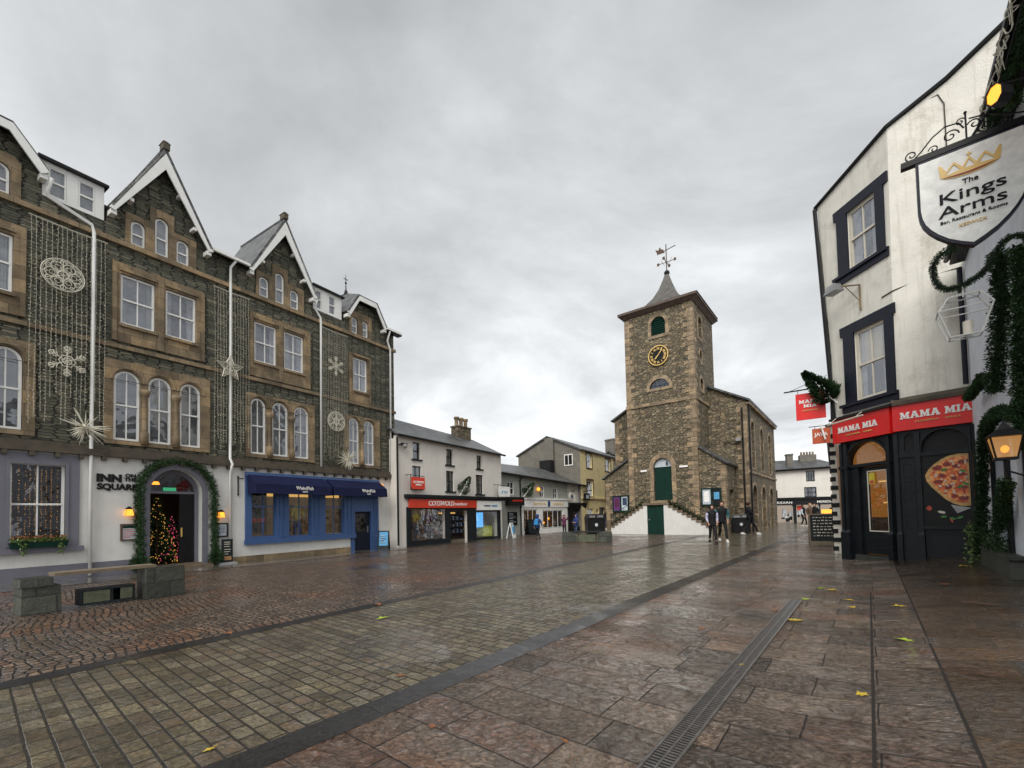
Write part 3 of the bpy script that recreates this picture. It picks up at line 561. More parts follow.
Mb().box(XL, XR + .07, -.10, -.001, 9.88, 10.02).make('string_course', 'sand', A)
# main roof + gable roofs + bargeboards
Mb().slab([(XL, .45, 11.18), (XR + .25, .45, 11.18), (XR + .25, 4, 12.7), (XL, 4, 12.7)], .1).slab([(4.62, -.28, 10.94), (5.96, -.28, 10.94), (5.96, .449, 11.17), (4.62, .449, 11.17)], .06).slab([(12.4, -.28, 10.88), (XR + .25, -.28, 10.88), (XR + .25, .449, 11.17), (12.4, .449, 11.17)], .06).slab([(XL, 8.2, 10.8), (XR + .25, 8.2, 10.8), (XR + .25, 4, 12.7), (XL, 4, 12.7)], .1).make('main_roof', 'slates', A)
def gable(cx, hw, za, eave=10.82, flat=0, zf=None, depth=3.0):
    y0 = -.34
    if not flat:
        L = [(cx - hw, eave), (cx, za), (cx + hw, eave)]
        Mb().slab([(cx - hw, y0, eave + .05), (cx, y0, za + .05), (cx, depth, za + .05), (cx - hw, depth, eave + .05)], .09).make('gable_roof', 'slates', A)
        Mb().slab([(cx + hw, y0, eave + .05), (cx, y0, za + .05), (cx, depth, za + .05), (cx + hw, depth, eave + .05)], .09).make('gable_roof', 'slates', A)
        th = .36; ang = math.atan2(za - eave, hw); dz = th / math.cos(ang)
        inner = [(cx + hw - .12, eave - .1), (cx, za - dz * .85), (cx - hw + .12, eave - .1)]
        bo = [(cx - hw - .02, eave - .06), (cx, za), (cx + hw + .02, eave - .06)]
        Mb().panel(bo + inner, [], y0, y0 + .05).make('bargeboard', 'white', A)
        m = Mb()
        for sgn in (-1, 1):
            for f in (.25, .6): X = cx + sgn * hw * (1 - f) * .82; Z = eave + (za - eave) * f - .12; m.box(X - .05, X + .05, y0 + .051, -.002, Z - .1, Z)
            X = cx + sgn * (hw - .1); m.box(X - .07, X + .07, y0 + .051, -.002, eave - .2, eave - .06)
        m.make('bracket', 'white', A)
        Mb().box(cx - .09, cx + .09, y0 - .04, y0 + .25, za - .02, za + .18).frustum(cx - .11, cx + .11, y0 - .05, y0 + .3, za + .181, cx - .05, cx + .05, y0, y0 + .2, za + .26).make('ridge_end', 'coping', A)
    else:
        zf = za
        pts = [(cx - hw, eave), (cx - flat, zf), (cx + flat, zf), (cx + hw, eave)]; th = .22
        inn = [(cx + hw - .16, eave - .12), (cx + flat - .06, zf - th), (cx - flat + .06, zf - th), (cx - hw + .16, eave - .12)]
        Mb().panel(pts + inn, [], y0, y0 + .05).make('bargeboard', 'white', A)
        rz_ = zf + .8; yr = 1.3
        Mb().slab([(cx - hw, y0, eave + .05), (cx - flat, y0, zf + .05), (cx, yr, rz_), (cx, depth, rz_), (cx - hw, depth, eave + .05)], .08).make('gable_roof', 'slates', A)
        Mb().slab([(cx + hw, y0, eave + .05), (cx + flat, y0, zf + .05), (cx, yr, rz_), (cx, depth, rz_), (cx + hw, depth, eave + .05)], .08).make('gable_roof', 'slates', A)
        Mb().slab([(cx - flat, y0, zf + .05), (cx + flat, y0, zf + .05), (cx, yr, rz_)], .06).make('gable_roof', 'slates', A)
        f = Mb().lathe([(.10, 0), (.07, .15), (.03, .22), (.02, .5), (.06, .55), (.02, .62), (.012, .95), (.001, 1.0)], (cx, yr, rz_ - .05), 8); f.box(cx - .12, cx + .12, yr - .01, yr + .01, rz_ + .68, rz_ + .71); f.make('finial', 'iron', A)
        m = Mb()
        for sgn in (-1, 1): X = cx + sgn * (hw - .1); m.box(X - .07, X + .07, y0 + .051, -.002, eave - .2, eave - .06)
        m.make('bracket', 'white', A)
gable(*G2); gable(*G3); gable(11.28, 1.16, 11.78, 10.8, .55); gable(-.42, 1.12, 11.82, 10.95, .45)
Mb().box(4.66, 5.9, -.36, -.26, 10.84, 10.93).make('gutter', 'white', A)
Mb().box(12.42, 13.4, -.36, -.26, 10.78, 10.88).make('gutter', 'white', A)
Mb().box(12.4, 13.42, -.3, -.002, 10.74, 10.8).make('eaves_board', 'black', A)
for a, b, ws in ((.60, 1.9, ((.74, 1.10), (1.34, 1.70))), (8.66, 10.06, ((8.76, 9.06), (9.40, 9.74)))):
    dz = Mb().panel(rect(a, b, 10.44, 11.46), [rect(c, d, 10.52, 11.33) for c, d in ws], .02, .1).box(a, a + .05, .101, 2.5, 10.44, 11.46).box(b - .05, b, .101, 2.5, 10.44, 11.46).make('dormer', 'white', A)
    Mb().slab([(a - .08, -.12, 11.50), (b + .08, -.12, 11.50), (b + .08, 2.6, 11.62), (a - .08, 2.6, 11.62)], .07).make('dormer_roof', 'black', dz)
    for c, d in ws: window(dz, c + .005, d - .005, 10.525, 11.325, .03, 0, 1, (.5,), fw=.035, name='dormer_window')
def pipe(pts, r=.045, mat='white'):
    return Mb().tube(pts, r, 8).make('downpipe', mat, A, True)
pipe([(.75, -.3, 10.86), (.7, -.12, 10.55), (.72, -.09, 10.42), (1.6, -.13, 10.1), (1.65, -.13, 9.9), (1.65, -.09, 3.7), (1.65, -.1, .05)])
pipe([(5.45, -.3, 10.88), (5.32, -.13, 10.6), (5.32, -.13, 9.9), (5.32, -.09, 3.7), (5.34, -.22, 3.5), (5.34, -.06, 3.2), (5.34, -.06, .05)])
pipe([(8.62, -.3, 10.7), (8.66, -.1, 10.42), (8.9, -.13, 10.1), (8.92, -.12, 9.9), (8.92, -.08, 3.7)])
pipe([(12.62, -.3, 10.75), (12.6, -.13, 10.3), (12.78, -.13, 9.9), (12.78, -.08, 3.7)])
# blue shopfront
SH = Mb().panel([(5.86, .62), (10.62, .62), (10.62, 1.78), (11.54, 1.78), (11.54, .62), (11.98, .62), (11.98, 3.26), (5.86, 3.26)], [rect(6.08, 6.99, .86, 2.95), rect(7.5, 8.46, .82, 2.95), rect(9.12, 10.06, .80, 2.95)], -.07, .16)
SH.box(5.8, 10.62, -.15, -.071, .60, .78).box(10.42, 10.6, -.07, .16, -.02, .618).box(11.56, 11.98, -.07, .16, -.02, .618)
for x in (7.12, 7.3, 8.6, 8.8, 10.2, 10.42, 11.68, 11.82): SH.box(x, x + .07, -.10, -.071, .80, 3.2)
SH.box(5.83, 12.02, -.12, -.071, 3.12, 3.27); sf = SH.make('shopfront', 'blue', A)
for a, b, z in ((6.08, 6.99, .86), (7.5, 8.46, .82), (9.12, 10.06, .8)):
    window(A, a, b, z, 2.95, .02, 0, 2, (.55,), fm='blue', fw=.035, back=None, name='shop_window', bar=.03)
dd = Mb().panel(rect(10.63, 11.53, 0, 1.77), [rect(10.72, 11.3, .85, 1.68)], .05, .1).make('shop_door', 'navy_paint', A); Mb().box(10.72, 11.3, .06, .07, .85, 1.68).make('pane', 'glass', dd); Mb().box(11.38, 11.41, .0, .05, .8, 1.1).make('handle', 'steel', dd)
Mb().panel(rect(10.63, 11.53, 0, 1.77), [], .8, .82).make('room_behind', 'interior', A)
Mb().box(5.92, 10.5, .95, 1.0, .6, 3.2).make('glowing_shop_back_wall', 'glow_shop', A)
Mb().box(5.92, 10.5, .17, .94, .60, .84).make('display_floor', 'cream', A)
Mb().box(6.1, 6.85, .35, .38, 1.0, 2.6).make('display_board', 'black', A); text('50% OFF', .2, 'redorange', A, 6.48, .34, 1.42, .6, .02)
Mb().box(6.0, 10.2, .5, .55, 2.42, 2.95).make('lit_ceiling_panel', 'glow_win', A)
for a, b in ((5.92, 9.02), (9.14, 12.02)):
    o = Mb(); dp = .62
    o.add([(a, -.08, 3.2), (b, -.08, 3.2), (b, -dp, 2.82), (a, -dp, 2.82), (a, -dp - .04, 2.46), (b, -dp - .04, 2.46), (b, -.08, 2.46), (a, -.08, 2.46)],
          [(0, 1, 2, 3), (3, 2, 5, 4), (0, 3, 4, 7), (1, 6, 5, 2)])
    aw = o.make('awning', 'awning', A); c = (a + b) / 2 + .35; text('WeirdFish', .2, 'white2', aw, c, -dp - .035, 2.64, .72, .004); text('KESWICK', .07, 'white2', aw, c, -dp - .045, 2.54, .2, .01)
# raised inn name
text('INN', .30, 'black', A, 2.07, -.02, 2.72, .56, .05, dep=.02); text('ON\nTHE', .15, 'black', A, 2.56, -.02, 2.87, .3, .02, dep=.02); text('SQUARE', .24, 'black', A, 2.26, -.02, 2.49, .92, .04, dep=.02)
# things on the inn
def local(fr, p): return fr.matrix_basis @ Vector(p)
tag(sheet('inn_footway', [world_on(AO, AD, -3.4, 0, 0)[:2], world_on(AO, AD, 13.2, 0, 0)[:2], world_on(BO, BD_, 9.2, 0, 0)[:2], world_on(BO, BD_, 9.2, 0, 1.3)[:2], world_on(AO, AD, 13.0, 0, 1.5)[:2], world_on(AO, AD, -3.4, 0, 1.9)[:2]], .006, 'flag_grey', math.atan2(AD[1], AD[0])), None, None, None, 'structure')
bpy.context.view_layer.update()
def on(fr, x, y=0, z=0):
    rz = fr.rotation_euler.z; l = fr.location; return (l.x + math.cos(rz) * x - math.sin(rz) * y, l.y + math.sin(rz) * x + math.cos(rz) * y, l.z + z)
ARZ = A.rotation_euler.z
path = [(2.76, -.12, .15), (2.76, -.12, 1.2), (2.74, -.12, 2.45)] + [(3.76 + 1.02 * math.cos(math.pi * (1 - i / 12)), -.12, 2.5 + .98 * math.sin(math.pi * i / 12)) for i in range(1, 12)] + [(4.80, -.12, 2.45), (4.82, -.12, 1.2), (4.82, -.12, .15)]
g1 = thing('fir_garland', 'thick dark green fir garland arched round the lit inn entrance', 'garland', on(A, 0), ARZ)
garland_mesh(path, .14, 1100, .085, .009).make('foliage', 'fir', g1); Mb().tube(path, .05, 6).make('core', 'fir', g1)
for i, (x, lb) in enumerate(((2.74, 'small round fir bush left of the inn entrance, below the menu board'), (4.86, 'small round fir bush right of the inn entrance, beside the narrow sign stand'))):
    bsh = thing('potted_bush', lb, 'bush', on(A, x, -.22), ARZ, 'bushes at the inn door'); m = Mb()
    for _ in range(700):
        a = ru(0, 6.28); b = math.acos(ru(-1, 1)); r = .21 * rnd() ** .4; d = Vector((math.sin(b) * math.cos(a), math.sin(b) * math.sin(a), math.cos(b) * 1.1)); m.sprig(d * r + Vector((0, 0, .25)), d + Vector((0, 0, .3)), .09, .014)
    m.make('foliage', 'fir', bsh); Mb().lathe([(.09, 0), (.12, .14)], (0, 0, 0), 10).make('pot', 'black', bsh)
for i, (x, z, lb) in enumerate(((2.5, 1.82, 'amber glass wall lantern left of the inn entrance'), (5.02, 1.72, 'amber glass wall lantern right of the inn entrance, beside the downpipe'))):
    l = thing('wall_lantern', lb, 'wall lamp', on(A, x, -.12, z), ARZ, 'lanterns beside the inn door')
    Mb().frustum(-.10, .10, -.07, .07, -.10, -.07, .07, -.05, .05, .08).make('lamp_glass', 'glow_amber', l)
    m = Mb().frustum(-.09, .09, -.07, .07, .081, -.02, .02, -.02, .02, .17).box(-.02, .02, .05, .12, .08, .12)
    for sx_ in (-1, 1): m.tube([(sx_ * .105, -.075, -.1), (sx_ * .073, -.055, .08)], .008, 4)
    m.make('cap', 'iron', l)
mb_ = thing('menu_board', 'framed menu with green heading on white wall left of inn door', 'menu board', on(A, 2.57, -.05, 1.22), ARZ)
Mb().panel(rect(-.24, .24, -.25, .25), [rect(-.2, .2, -.21, .21)], -.02, .045).make('frame', 'brown', mb_); pp = Mb().box(-.2, .2, 0, .02, -.21, .21).make('menu_sheet', 'poster', mb_); Mb().box(-.19, .19, -.006, -.001, .12, .2).make('heading', 'green', pp)
m = Mb(); [m.box(-.17, ru(-.02, .16), -.005, -.001, z, z + .02) for z in (.06, 0, -.06, -.12, -.17)]; m.make('printed_lines', 'menured', pp)
mb_ = thing('menu_board', 'dark framed notice with pale blue sheet right of inn door', 'notice board', on(A, 5.06, -.06, 1.18), ARZ)
Mb().panel(rect(-.2, .2, -.24, .24), [rect(-.16, .16, -.2, .2)], -.02, .05).make('frame', 'black', mb_); pp = Mb().box(-.16, .16, 0, .02, -.2, .2).make('notice_sheet', 'poster', mb_); m = Mb(); [m.box(-.12, .12, -.005, -.001, z, z + .015) for z in (.1, .05, 0, -.05, -.1)]; m.make('printed_lines', 'jean', pp)
st = thing('sign_stand', 'narrow upright menu stand on white base by the inn door', 'sign stand', on(A, 5.12, -.32), ARZ)
Mb().box(-.17, .17, -.03, .03, .08, .86).make('sign_panel', 'chalk', st); Mb().frustum(-.3, .3, -.16, .16, 0, -.24, .24, -.1, .1, .07).make('base', 'steel', st)
m = Mb(); [m.box(-.11, ru(0, .11), -.034, -.031, z, z + .02) for z in (.75, .68, .6, .5, .42, .34)]; m.make('chalk_writing', 'cream', st); Mb().box(-.12, .12, -.034, -.031, .14, .27).make('picture', 'terr', st)
# entrance Christmas trees
def xmas_tree(lb, loc, h, r, lm, seed, nl=130):
    random.seed(seed); t = thing('christmas_tree', lb, 'christmas tree', loc, 0); m = Mb(); l = Mb()
    Mb().tube([(0, 0, 0), (0, 0, h * .95)], [.05, .01], 6).make('trunk', 'brown', t)
    for _ in range(1400):
        z = h * (1 - rnd() ** .6) * .96 + .08; a = ru(0, 6.283); rr = r * (1 - z / h / 1.02) * ru(.3, 1.05) * (1 + .18 * math.sin(z * 22)); d = Vector((math.cos(a), math.sin(a), -.35)); m.sprig((math.cos(a) * rr * .85, math.sin(a) * rr * .85, z), d, .13, .025)
    for _ in range(nl):
        z = h * (1 - rnd() ** .6) * .95 + .1; a = ru(0, 6.283); rr = r * (1 - z / h / 1.02) * ru(.85, 1.1); l.bead((math.cos(a) * rr, math.sin(a) * rr, z), ru(.007, .015))
    m.make('foliage', 'fir', t); tag(l.make('fairy_lights', lm, t), None, None, None, 'stuff'); return t
xmas_tree('tall Christmas tree with gold lights inside the inn doorway', on(A, 3.62, 1.15, .06), 2.3, .62, 'glow_gold', 3, 260)
xmas_tree('pink-lit Christmas tree inside the inn doorway beside the gold one', on(A, 4.1, 1.3, .06), 1.65, .42, 'glow_pink', 4, 260)
random.seed(11)
fb = thing('window_box', 'planter of greenery and red heather under the inn window', 'planter', on(A, .64, -.16, .9), ARZ)
Mb().frustum(-.5, .5, -.08, .07, 0, -.54, .54, -.1, .08, .15).make('trough', 'green', fb)
m = Mb(); m2 = Mb()
for _ in range(500): m.sprig((ru(-.5, .5), ru(-.1, .06), .14 + ru(0, .08)), (ru(-1, 1), ru(-1.2, .5), ru(-.2, 1.2)), .08, .02)
for x in (-.3, .38):
    for _ in range(60): m.sprig((x + ru(-.06, .06), -.12 + ru(-.02, .02), .12 - rnd() * .3), (ru(-1, 1), -1, ru(-1, .3)), .06, .02)
for _ in range(150): m2.sprig((ru(-.5, .5), ru(-.08, .06), .2 + ru(0, .08)), (ru(-.5, .5), ru(-.5, .5), 1), .07, .014)
m.make('leaves', 'leaf', fb); m2.make('heather', 'leafb', fb)
pb = thing('pub_bracket', 'black iron bar bracket on white wall left of blue shop', 'bracket', on(A, 5.62, 0, 2.75), ARZ)
Mb().tube([(0, -.03, .3), (0, -.03, -.3)], .022, 6).tube([(0, -.03, .26), (.2, -.03, .28)], .012, 5).ball((0, -.03, .32), .035).ball((0, -.03, -.32), .035).make('bracket', 'iron', pb)
lb = thing('security_lamp', 'small round amber lamp above right end of blue awning', 'wall lamp', on(A, 12.12, -.12, 3.02), ARZ); Mb().ball((0, 0, 0), .1, 10).make('lamp_glass', 'glow_amber', lb); Mb().box(-.03, .03, .05, .12, -.03, .03).make('mount', 'iron', lb)
# light curtains and motifs
def curtain(x0, x1, z0, z1, n, lb):
    t = thing('light_curtain', lb, 'string lights', on(A, x0, -.14, z1), ARZ, 'unlit light curtains on the slate front')
    Mb().tube([(0, 0, 0), ((x1 - x0) / 2, 0, -.03), (x1 - x0, 0, 0)], .018, 5).make('top_cable', 'light_wire', t)
    for i in range(n):
        m = Mb(); x = (x1 - x0) * (i + .5) / n; L = (z1 - z0) * (ru(.82, 1) if i % 3 else ru(.95, 1)); k = int(L / .095); ph = ru(0, 6)
        pts = [(x + .012 * math.sin(j * .5 + ph), 0, -j * L / 12) for j in range(13)]; m.tube(pts, .004, 3)
        for j in range(k): m.bead((x + ru(-.02, .02), ru(-.015, .015), -(j + .5) * L / k), ru(.010, .021))
        m.make('strand', 'light_wire', t)
curtain(.36, 1.95, 4.1, 9.72, 16, 'widest cream light curtain on slate wall left of the first large gable')
curtain(4.76, 5.98, 3.95, 9.7, 13, 'cream light curtain on slate wall between the two pointed gables')
curtain(8.98, 10.25, 3.95, 9.72, 16, 'cream light curtain on slate wall right of the second pointed gable')
def ring(m, cx, cz, r, th=.014, n=20, y=0): m.tube([(cx + r * math.cos(6.2832 * i / n), y, cz + r * math.sin(6.2832 * i / n)) for i in range(n)], th, 5, True)
def rosette(x, z, R, lb):
    t = thing('light_motif', lb, 'light motif', on(A, x, -.26, z), ARZ); m = Mb(); ring(m, 0, 0, R, .012, 28); ring(m, 0, 0, R * .93, .006, 28); ring(m, 0, 0, R * .25, .016, 12)
    for k in range(6):
        a = k * math.pi / 3; ring(m, R * .56 * math.cos(a), R * .56 * math.sin(a), R * .28, .010, 12); ring(m, R * .5 * math.cos(a), R * .5 * math.sin(a), R * .14, .008, 8); ring(m, R * .8 * math.cos(a), R * .8 * math.sin(a), R * .09, .008, 6); ring(m, R * .4 * math.cos(a + .52), R * .4 * math.sin(a + .52), R * .1, .008, 6); b = a + math.pi / 6; ring(m, R * .78 * math.cos(b), R * .78 * math.sin(b), R * .14, .012, 8); m.tube([(0, 0, 0), (R * .9 * math.cos(b), 0, R * .9 * math.sin(b))], .011, 4)
    m.make('frame', 'motif', t)
def flake(x, z, R, lb):
    t = thing('light_motif', lb, 'light motif', on(A, x, -.26, z), ARZ); m = Mb(); ring(m, 0, 0, R * .22, .015, 6); ring(m, 0, 0, R * .4, .013, 6)
    for k in range(6):
        a = k * math.pi / 3 + math.pi / 2; c, s = math.cos(a), math.sin(a); m.tube([(0, 0, 0), (R * c, 0, R * s)], .015, 4); ring(m, R * .82 * c, R * .82 * s, R * .15, .013, 6)
        for f in (.5, .7):
            for sg in (-1, 1): b = a + sg * .8; m.tube([(R * f * c, 0, R * f * s), (R * f * c + R * .25 * math.cos(b), 0, R * f * s + R * .25 * math.sin(b))], .012, 4)
    m.make('frame', 'motif', t)
def star(x, z, R, lb):
    t = thing('light_motif', lb, 'light motif', on(A, x, -.26, z), ARZ); m = Mb()
    for R2, th in ((R, .028), (R * .7, .018)):
        pts = [((R2 if i % 2 == 0 else R2 * .45) * math.sin(i * math.pi / 5), 0, (R2 if i % 2 == 0 else R2 * .45) * math.cos(i * math.pi / 5)) for i in range(10)]; m.tube(pts, th, 4, True)
    for k in range(5): a = k * 1.2566; m.tube([(0, 0, 0), (R * .8 * math.sin(a), 0, R * .8 * math.cos(a))], .01, 4)
    ring(m, 0, 0, R * .25, .014, 10); m.make('frame', 'motif', t)
def burst(x, z, R, lb):
    t = thing('light_motif', lb, 'light motif', on(A, x, -.5, z), ARZ); m = Mb()
    for _ in range(46):
        d = Vector((ru(-1, 1), ru(-.9, .6), ru(-1, 1))).normalized(); L = R * ru(.55, 1.15); m.tube([d * .03, d * L * .35, d * L], [.010, .016, .003], 5)
    m.ball((0, 0, 0), .09); m.make('spikes', 'motif', t); Mb().tube([(0, .05, 0), (0, .48, .1)], .02, 5).make('mount', 'iron', t)
rosette(1.0, 8.3, .43, 'large round filigree light motif above the spiky star at left'); flake(1.1, 5.95, .42, 'six-armed snowflake light motif between rosette and spiky star')
burst(1.42, 4.15, .52, 'large spiky starburst decoration at the foot of the left downpipe'); star(5.25, 6.9, .45, 'five-pointed wire star motif on the middle downpipe')
flake(9.55, 8.15, .42, 'snowflake light motif left of the single top window'); rosette(9.55, 5.72, .42, 'round filigree light motif left of the paired arched windows'); burst(9.95, 4.05, .5, 'spiky starburst decoration above the right half of the blue awning')
# mannequins in the shop windows
def mannequin(lb, loc, rz, top, bottom):
    t = thing('mannequin', lb, 'mannequin', loc, rz)
    skin('body', [(0, 0, .95, .13, .1), (0, 0, 1.2, .15, .1), (0, 0, 1.42, .17, .1), (0, 0, 1.55, .06), (0, 0, 1.68, .085), (.2, 0, 1.42, .07), (.27, -.03, 1.1, .05), (-.2, 0, 1.42, .07), (-.27, -.03, 1.1, .05)], [(0, 1), (1, 2), (2, 3), (3, 4), (2, 5), (5, 6), (2, 7), (7, 8)], top, t)
    skin('trousers', [(0, 0, .95, .15, .11), (.09, 0, .85, .09), (.1, 0, .45, .065), (.1, 0, .1, .05), (-.09, 0, .85, .09), (-.1, 0, .45, .065), (-.1, 0, .1, .05)], [(0, 1), (1, 2), (2, 3), (0, 4), (4, 5), (5, 6)], bottom, t); Mb().lathe([(.16, 0), (.16, .03), (.02, .05)], (0, 0, 0), 12).make('stand', 'steel', t)
mannequin('headed mannequin in orange-brown jacket in the blue shop window', on(A, 7.78, .55, .6), ARZ, 'leafb', 'jblack'); mannequin('mannequin in yellow top and dark trousers in the blue shop window', on(A, 8.2, .5, .5), ARZ, 'yellow', 'jblue')
# ================================================================ white shop building
BO = (-5.6215, 21.5662); BD = (.56534, .82486)
B = frame('white_shop_building', 'white three-storey building with red fascia and slate roof', 'building', BO, BD)
BRZ = B.rotation_euler.z
ups = [(1.05, 1.56, 4.45, 5.33), (3.53, 4.08, 4.35, 5.25), (6.22, 6.72, 4.32, 5.15), (1.0, 1.62, 2.95, 4.1), (3.5, 4.15, 2.87, 4.02), (6.12, 6.83, 2.77, 3.96)]
Mb().panel([(0, -.1), (8.75, -.1), (8.75, 5.42), (0, 5.55)], [rect(*u) for u in ups] + [rect(.82, 3.38, .2, 1.9), rect(3.72, 5.25, .0, 1.8), rect(5.98, 8.2, .12, 1.72)], 0, .22).make('wall', 'warm_render', B)
Mb().box(0, .2, .221, 5, -.1, 5.4).make('side_wall', 'warm_render', B); Mb().box(8.55, 8.75, .221, 5, -.1, 5.4).make('side_wall', 'warm_render', B)
Mb().add([(8.75, 0, 5.4), (8.75, 5, 5.4), (8.75, 2.4, 6.55), (8.6, 0, 5.4), (8.6, 5, 5.4), (8.6, 2.4, 6.55)], [(0, 1, 2), (5, 4, 3)]).make('gable_wall', 'warm_render', B)
for i, u in enumerate(ups):
    window(B, *u, y=.10, cols=1 if i < 3 else 2, rows=(.5,), fm='charcoal', fw=.05, back='curtain_dim', name='sash_window')
    Mb().box(u[0] - .1, u[1] + .1, -.07, .02, u[2] - .08, u[2]).make('sill', 'charcoal', B)
Mb().slab([(-.12, -.22, 5.56), (8.9, -.22, 5.40), (8.8, 2.32, 6.66), (-.12, 2.32, 7.05)], .08).slab([(-.12, 5.1, 5.45), (8.9, 5.1, 5.35), (8.8, 2.32, 6.66), (-.12, 2.32, 7.05)], .08).make('roof', 'slates', B)
Mb().tube([(-.1, -.27, 5.52), (8.88, -.27, 5.36)], .06, 6).make('gutter', 'black', B)
cm = Mb().box(6.85, 8.15, 2.0, 2.6, 6.2, 7.28).box(6.80, 8.2, 1.95, 2.65, 7.281, 7.36).make('chimney', 'moot', B)
for x in (7.05, 7.5, 7.95): Mb().lathe([(.17, 0), (.13, .1), (.13, .42), (.18, .48), (.18, .6)], (x, 2.3, 7.36), 10).make('chimney_pot', 'sand', cm)
m = Mb().panel(rect(.55, 8.5, -.05, 1.98), [rect(.86, 3.34, .26, 1.88), rect(3.74, 5.22, -.04, 1.78), rect(6.02, 8.18, .14, 1.70)], -.06, -.002); m.box(.42, 8.98, -.26, -.002, 2.47, 2.62).box(.46, 8.94, -.2, -.002, 2.40, 2.469).make('shopfront', 'charcoal', B)
fa = Mb().box(.66, 5.98, -.14, -.061, 1.94, 2.40).make('fascia', 'redorange', B); text('COTSWOLD', .36, 'white2', fa, 2.95, -.15, 2.06, 2.0, .02, .2); text('outdoor', .26, 'white2', fa, 4.55, -.15, 2.08, 1.1, .008, .1)
fa = Mb().box(6.02, 8.5, -.14, -.061, 1.80, 2.36).make('fascia', 'white2', B); text('runners', .2, 'jean', fa, 7.0, -.15, 2.02, .66, .008); text('need', .2, 'cyan', fa, 7.75, -.15, 2.02, .55, .015)
for a, b, z0, z1 in ((.88, 3.32, .28, 1.86), (6.04, 8.16, .16, 1.68)): Mb().box(a, b, -.03, -.02, z0, z1).make('shop_window', 'glass', B)
Mb().box(.3, 8.5, 2.2, 2.25, 0, 2.4).make('glowing_shop_back_wall', 'glow_shop', B); Mb().box(.3, 8.5, .23, 2.19, .0, .1).make('shop_floor', 'wood', B)
m = Mb()
for x in (1.1, 2.0, 2.9, 3.9, 4.6, 5.2, 6.4, 7.6): m.box(x, x + .5, 1.2, 1.26, 2.2, 2.26)
m.box(3.8, 5.2, .9, .94, 1.62, 1.70).make('strip_light', 'glow_win', B)
sh = Mb(); [sh.box(4.3, 7.0, 1.5, 1.9, z, z + .04) for z in (.4, .8, 1.2, 1.55)]; sh.box(4.3, 7.0, 1.85, 1.9, 0, 2); sh.make('shelves', 'brown', B)
pr = Mb(); pr2 = Mb(); pr3 = Mb()
for z in (.44, .84, 1.24):
    for k in range(21): (pr, pr2, pr3)[k % 3].box(4.35 + k * .12, 4.43 + k * .12, 1.5, 1.7, z, z + ru(.1, .25))
for k in range(40):
    x = ru(.95, 3.2); z = ru(.3, 1.4); s_ = ru(.05, .18); (pr, pr2, pr3)[k % 3].box(x, x + s_, .5, .9, z, z + s_ * 1.3)
for k in range(14): x = ru(6.9, 7.9); z = ru(.3, .8); (pr2, pr3)[k % 2].box(x, x + .14, .8, 1.1, z, z + .15)
pr.make('boots_and_bags', 'leafb', B); pr2.make('boots_and_bags', 'jean', B); pr3.make('boots_and_bags', 'poster', B)
Mb().box(6.1, 7.0, .2, .24, .75, 1.66).make('window_screen', 'glow_cool', B); Mb().box(7.15, 8.05, .3, .8, .16, .8).make('display_block', 'hiviz', B)
Mb().tube([(-.07, -.12, 5.4), (-.07, -.12, .1)], .05, 8).make('downpipe', 'black', B)
mannequin('mannequin in yellow jacket in the red-fascia shop window', on(B, 1.75, .6, .1), BRZ, 'yellow', 'jean'); mannequin('mannequin in purple jacket in the red-fascia shop window', on(B, 2.65, .6, .1), BRZ, 'purple', 'jblack'); mannequin('mannequin in dark jacket near the left edge of the red-fascia window', on(B, 1.2, .55, .1), BRZ, 'leafb', 'jean')
def hang_sign(lb, fr, x, z0, z1, wd, mat, words, cat='hanging sign', out=.12, tm='white2', size=.2, bar='iron'):
    """a sign hung square to the wall; its face looks along the street towards the camera"""
    t = thing('hanging_sign', lb, cat, on(fr, x, 0, 0), fr.rotation_euler.z + math.radians(-62))
    Mb().box(-wd - out, -out, -.03, .03, z0, z1).make('sign_board', mat, t)
    Mb().tube([(-wd - out - .05, 0, z1 + .07), (0.0, 0, z1 + .07)], .02, 5).tube([(-out - .04, 0, z1), (-out - .04, 0, z1 + .07)], .012, 4).tube([(-wd - out + .04, 0, z1), (-wd - out + .04, 0, z1 + .07)], .012, 4).make('bracket', bar, t)
    for i, (s_, dz) in enumerate(words): text(s_, size, tm, t, -wd / 2 - out, -.035, z1 - dz, wd * .8, .01)
    return t
def flat_sign(lb, fr, x0, x1, z0, z1, off, mat, edge, words, tm='white2', cat='sign', size=.16):
    t = thing('shop_sign', lb, cat, on(fr, x0, -off, z0), fr.rotation_euler.z); W, H = x1 - x0, z1 - z0
    Mb().box(0, W, -.03, .03, 0, H).make('sign_board', mat, t); Mb().tube([(-.06, .0, -.05), (-.06, 0, H + .12), (-.06, off, H + .12)], .025, 5).tube([(-.06, 0, H + .1), (W, 0, H + .06)], .018, 5).make('bracket', edge, t)
    for s_, dz, wd in words: text(s_, size, tm, t, W / 2, -.04, H - dz, W * wd, .01)
    return t
flat_sign('red square hanging sign on white wall above the red fascia', B, .62, 1.5, 2.88, 3.48, .35, 'redorange', 'iron', (('COTSWOLD', .3, .8), ('outdoor', .42, .45)))
flat_sign('pale hanging sign with blue logo between white building and sage shop', B, 7.95, 9.15, 2.66, 3.3, .35, 'white2', 'iron', (('rn', .42, .5),), 'skyblue', size=.3)
lb = thing('security_lamp', 'round black floodlight under eaves at left end of the white building', 'wall lamp', on(B, .3, -.25, 5.0), BRZ); Mb().ball((0, 0, 0), .13, 10).make('lamp_glass', 'steel', lb); Mb().box(-.3, .0, .05, .1, .02, .08).box(-.17, .17, -.02, .12, .1, .15).make('mount', 'black', lb)
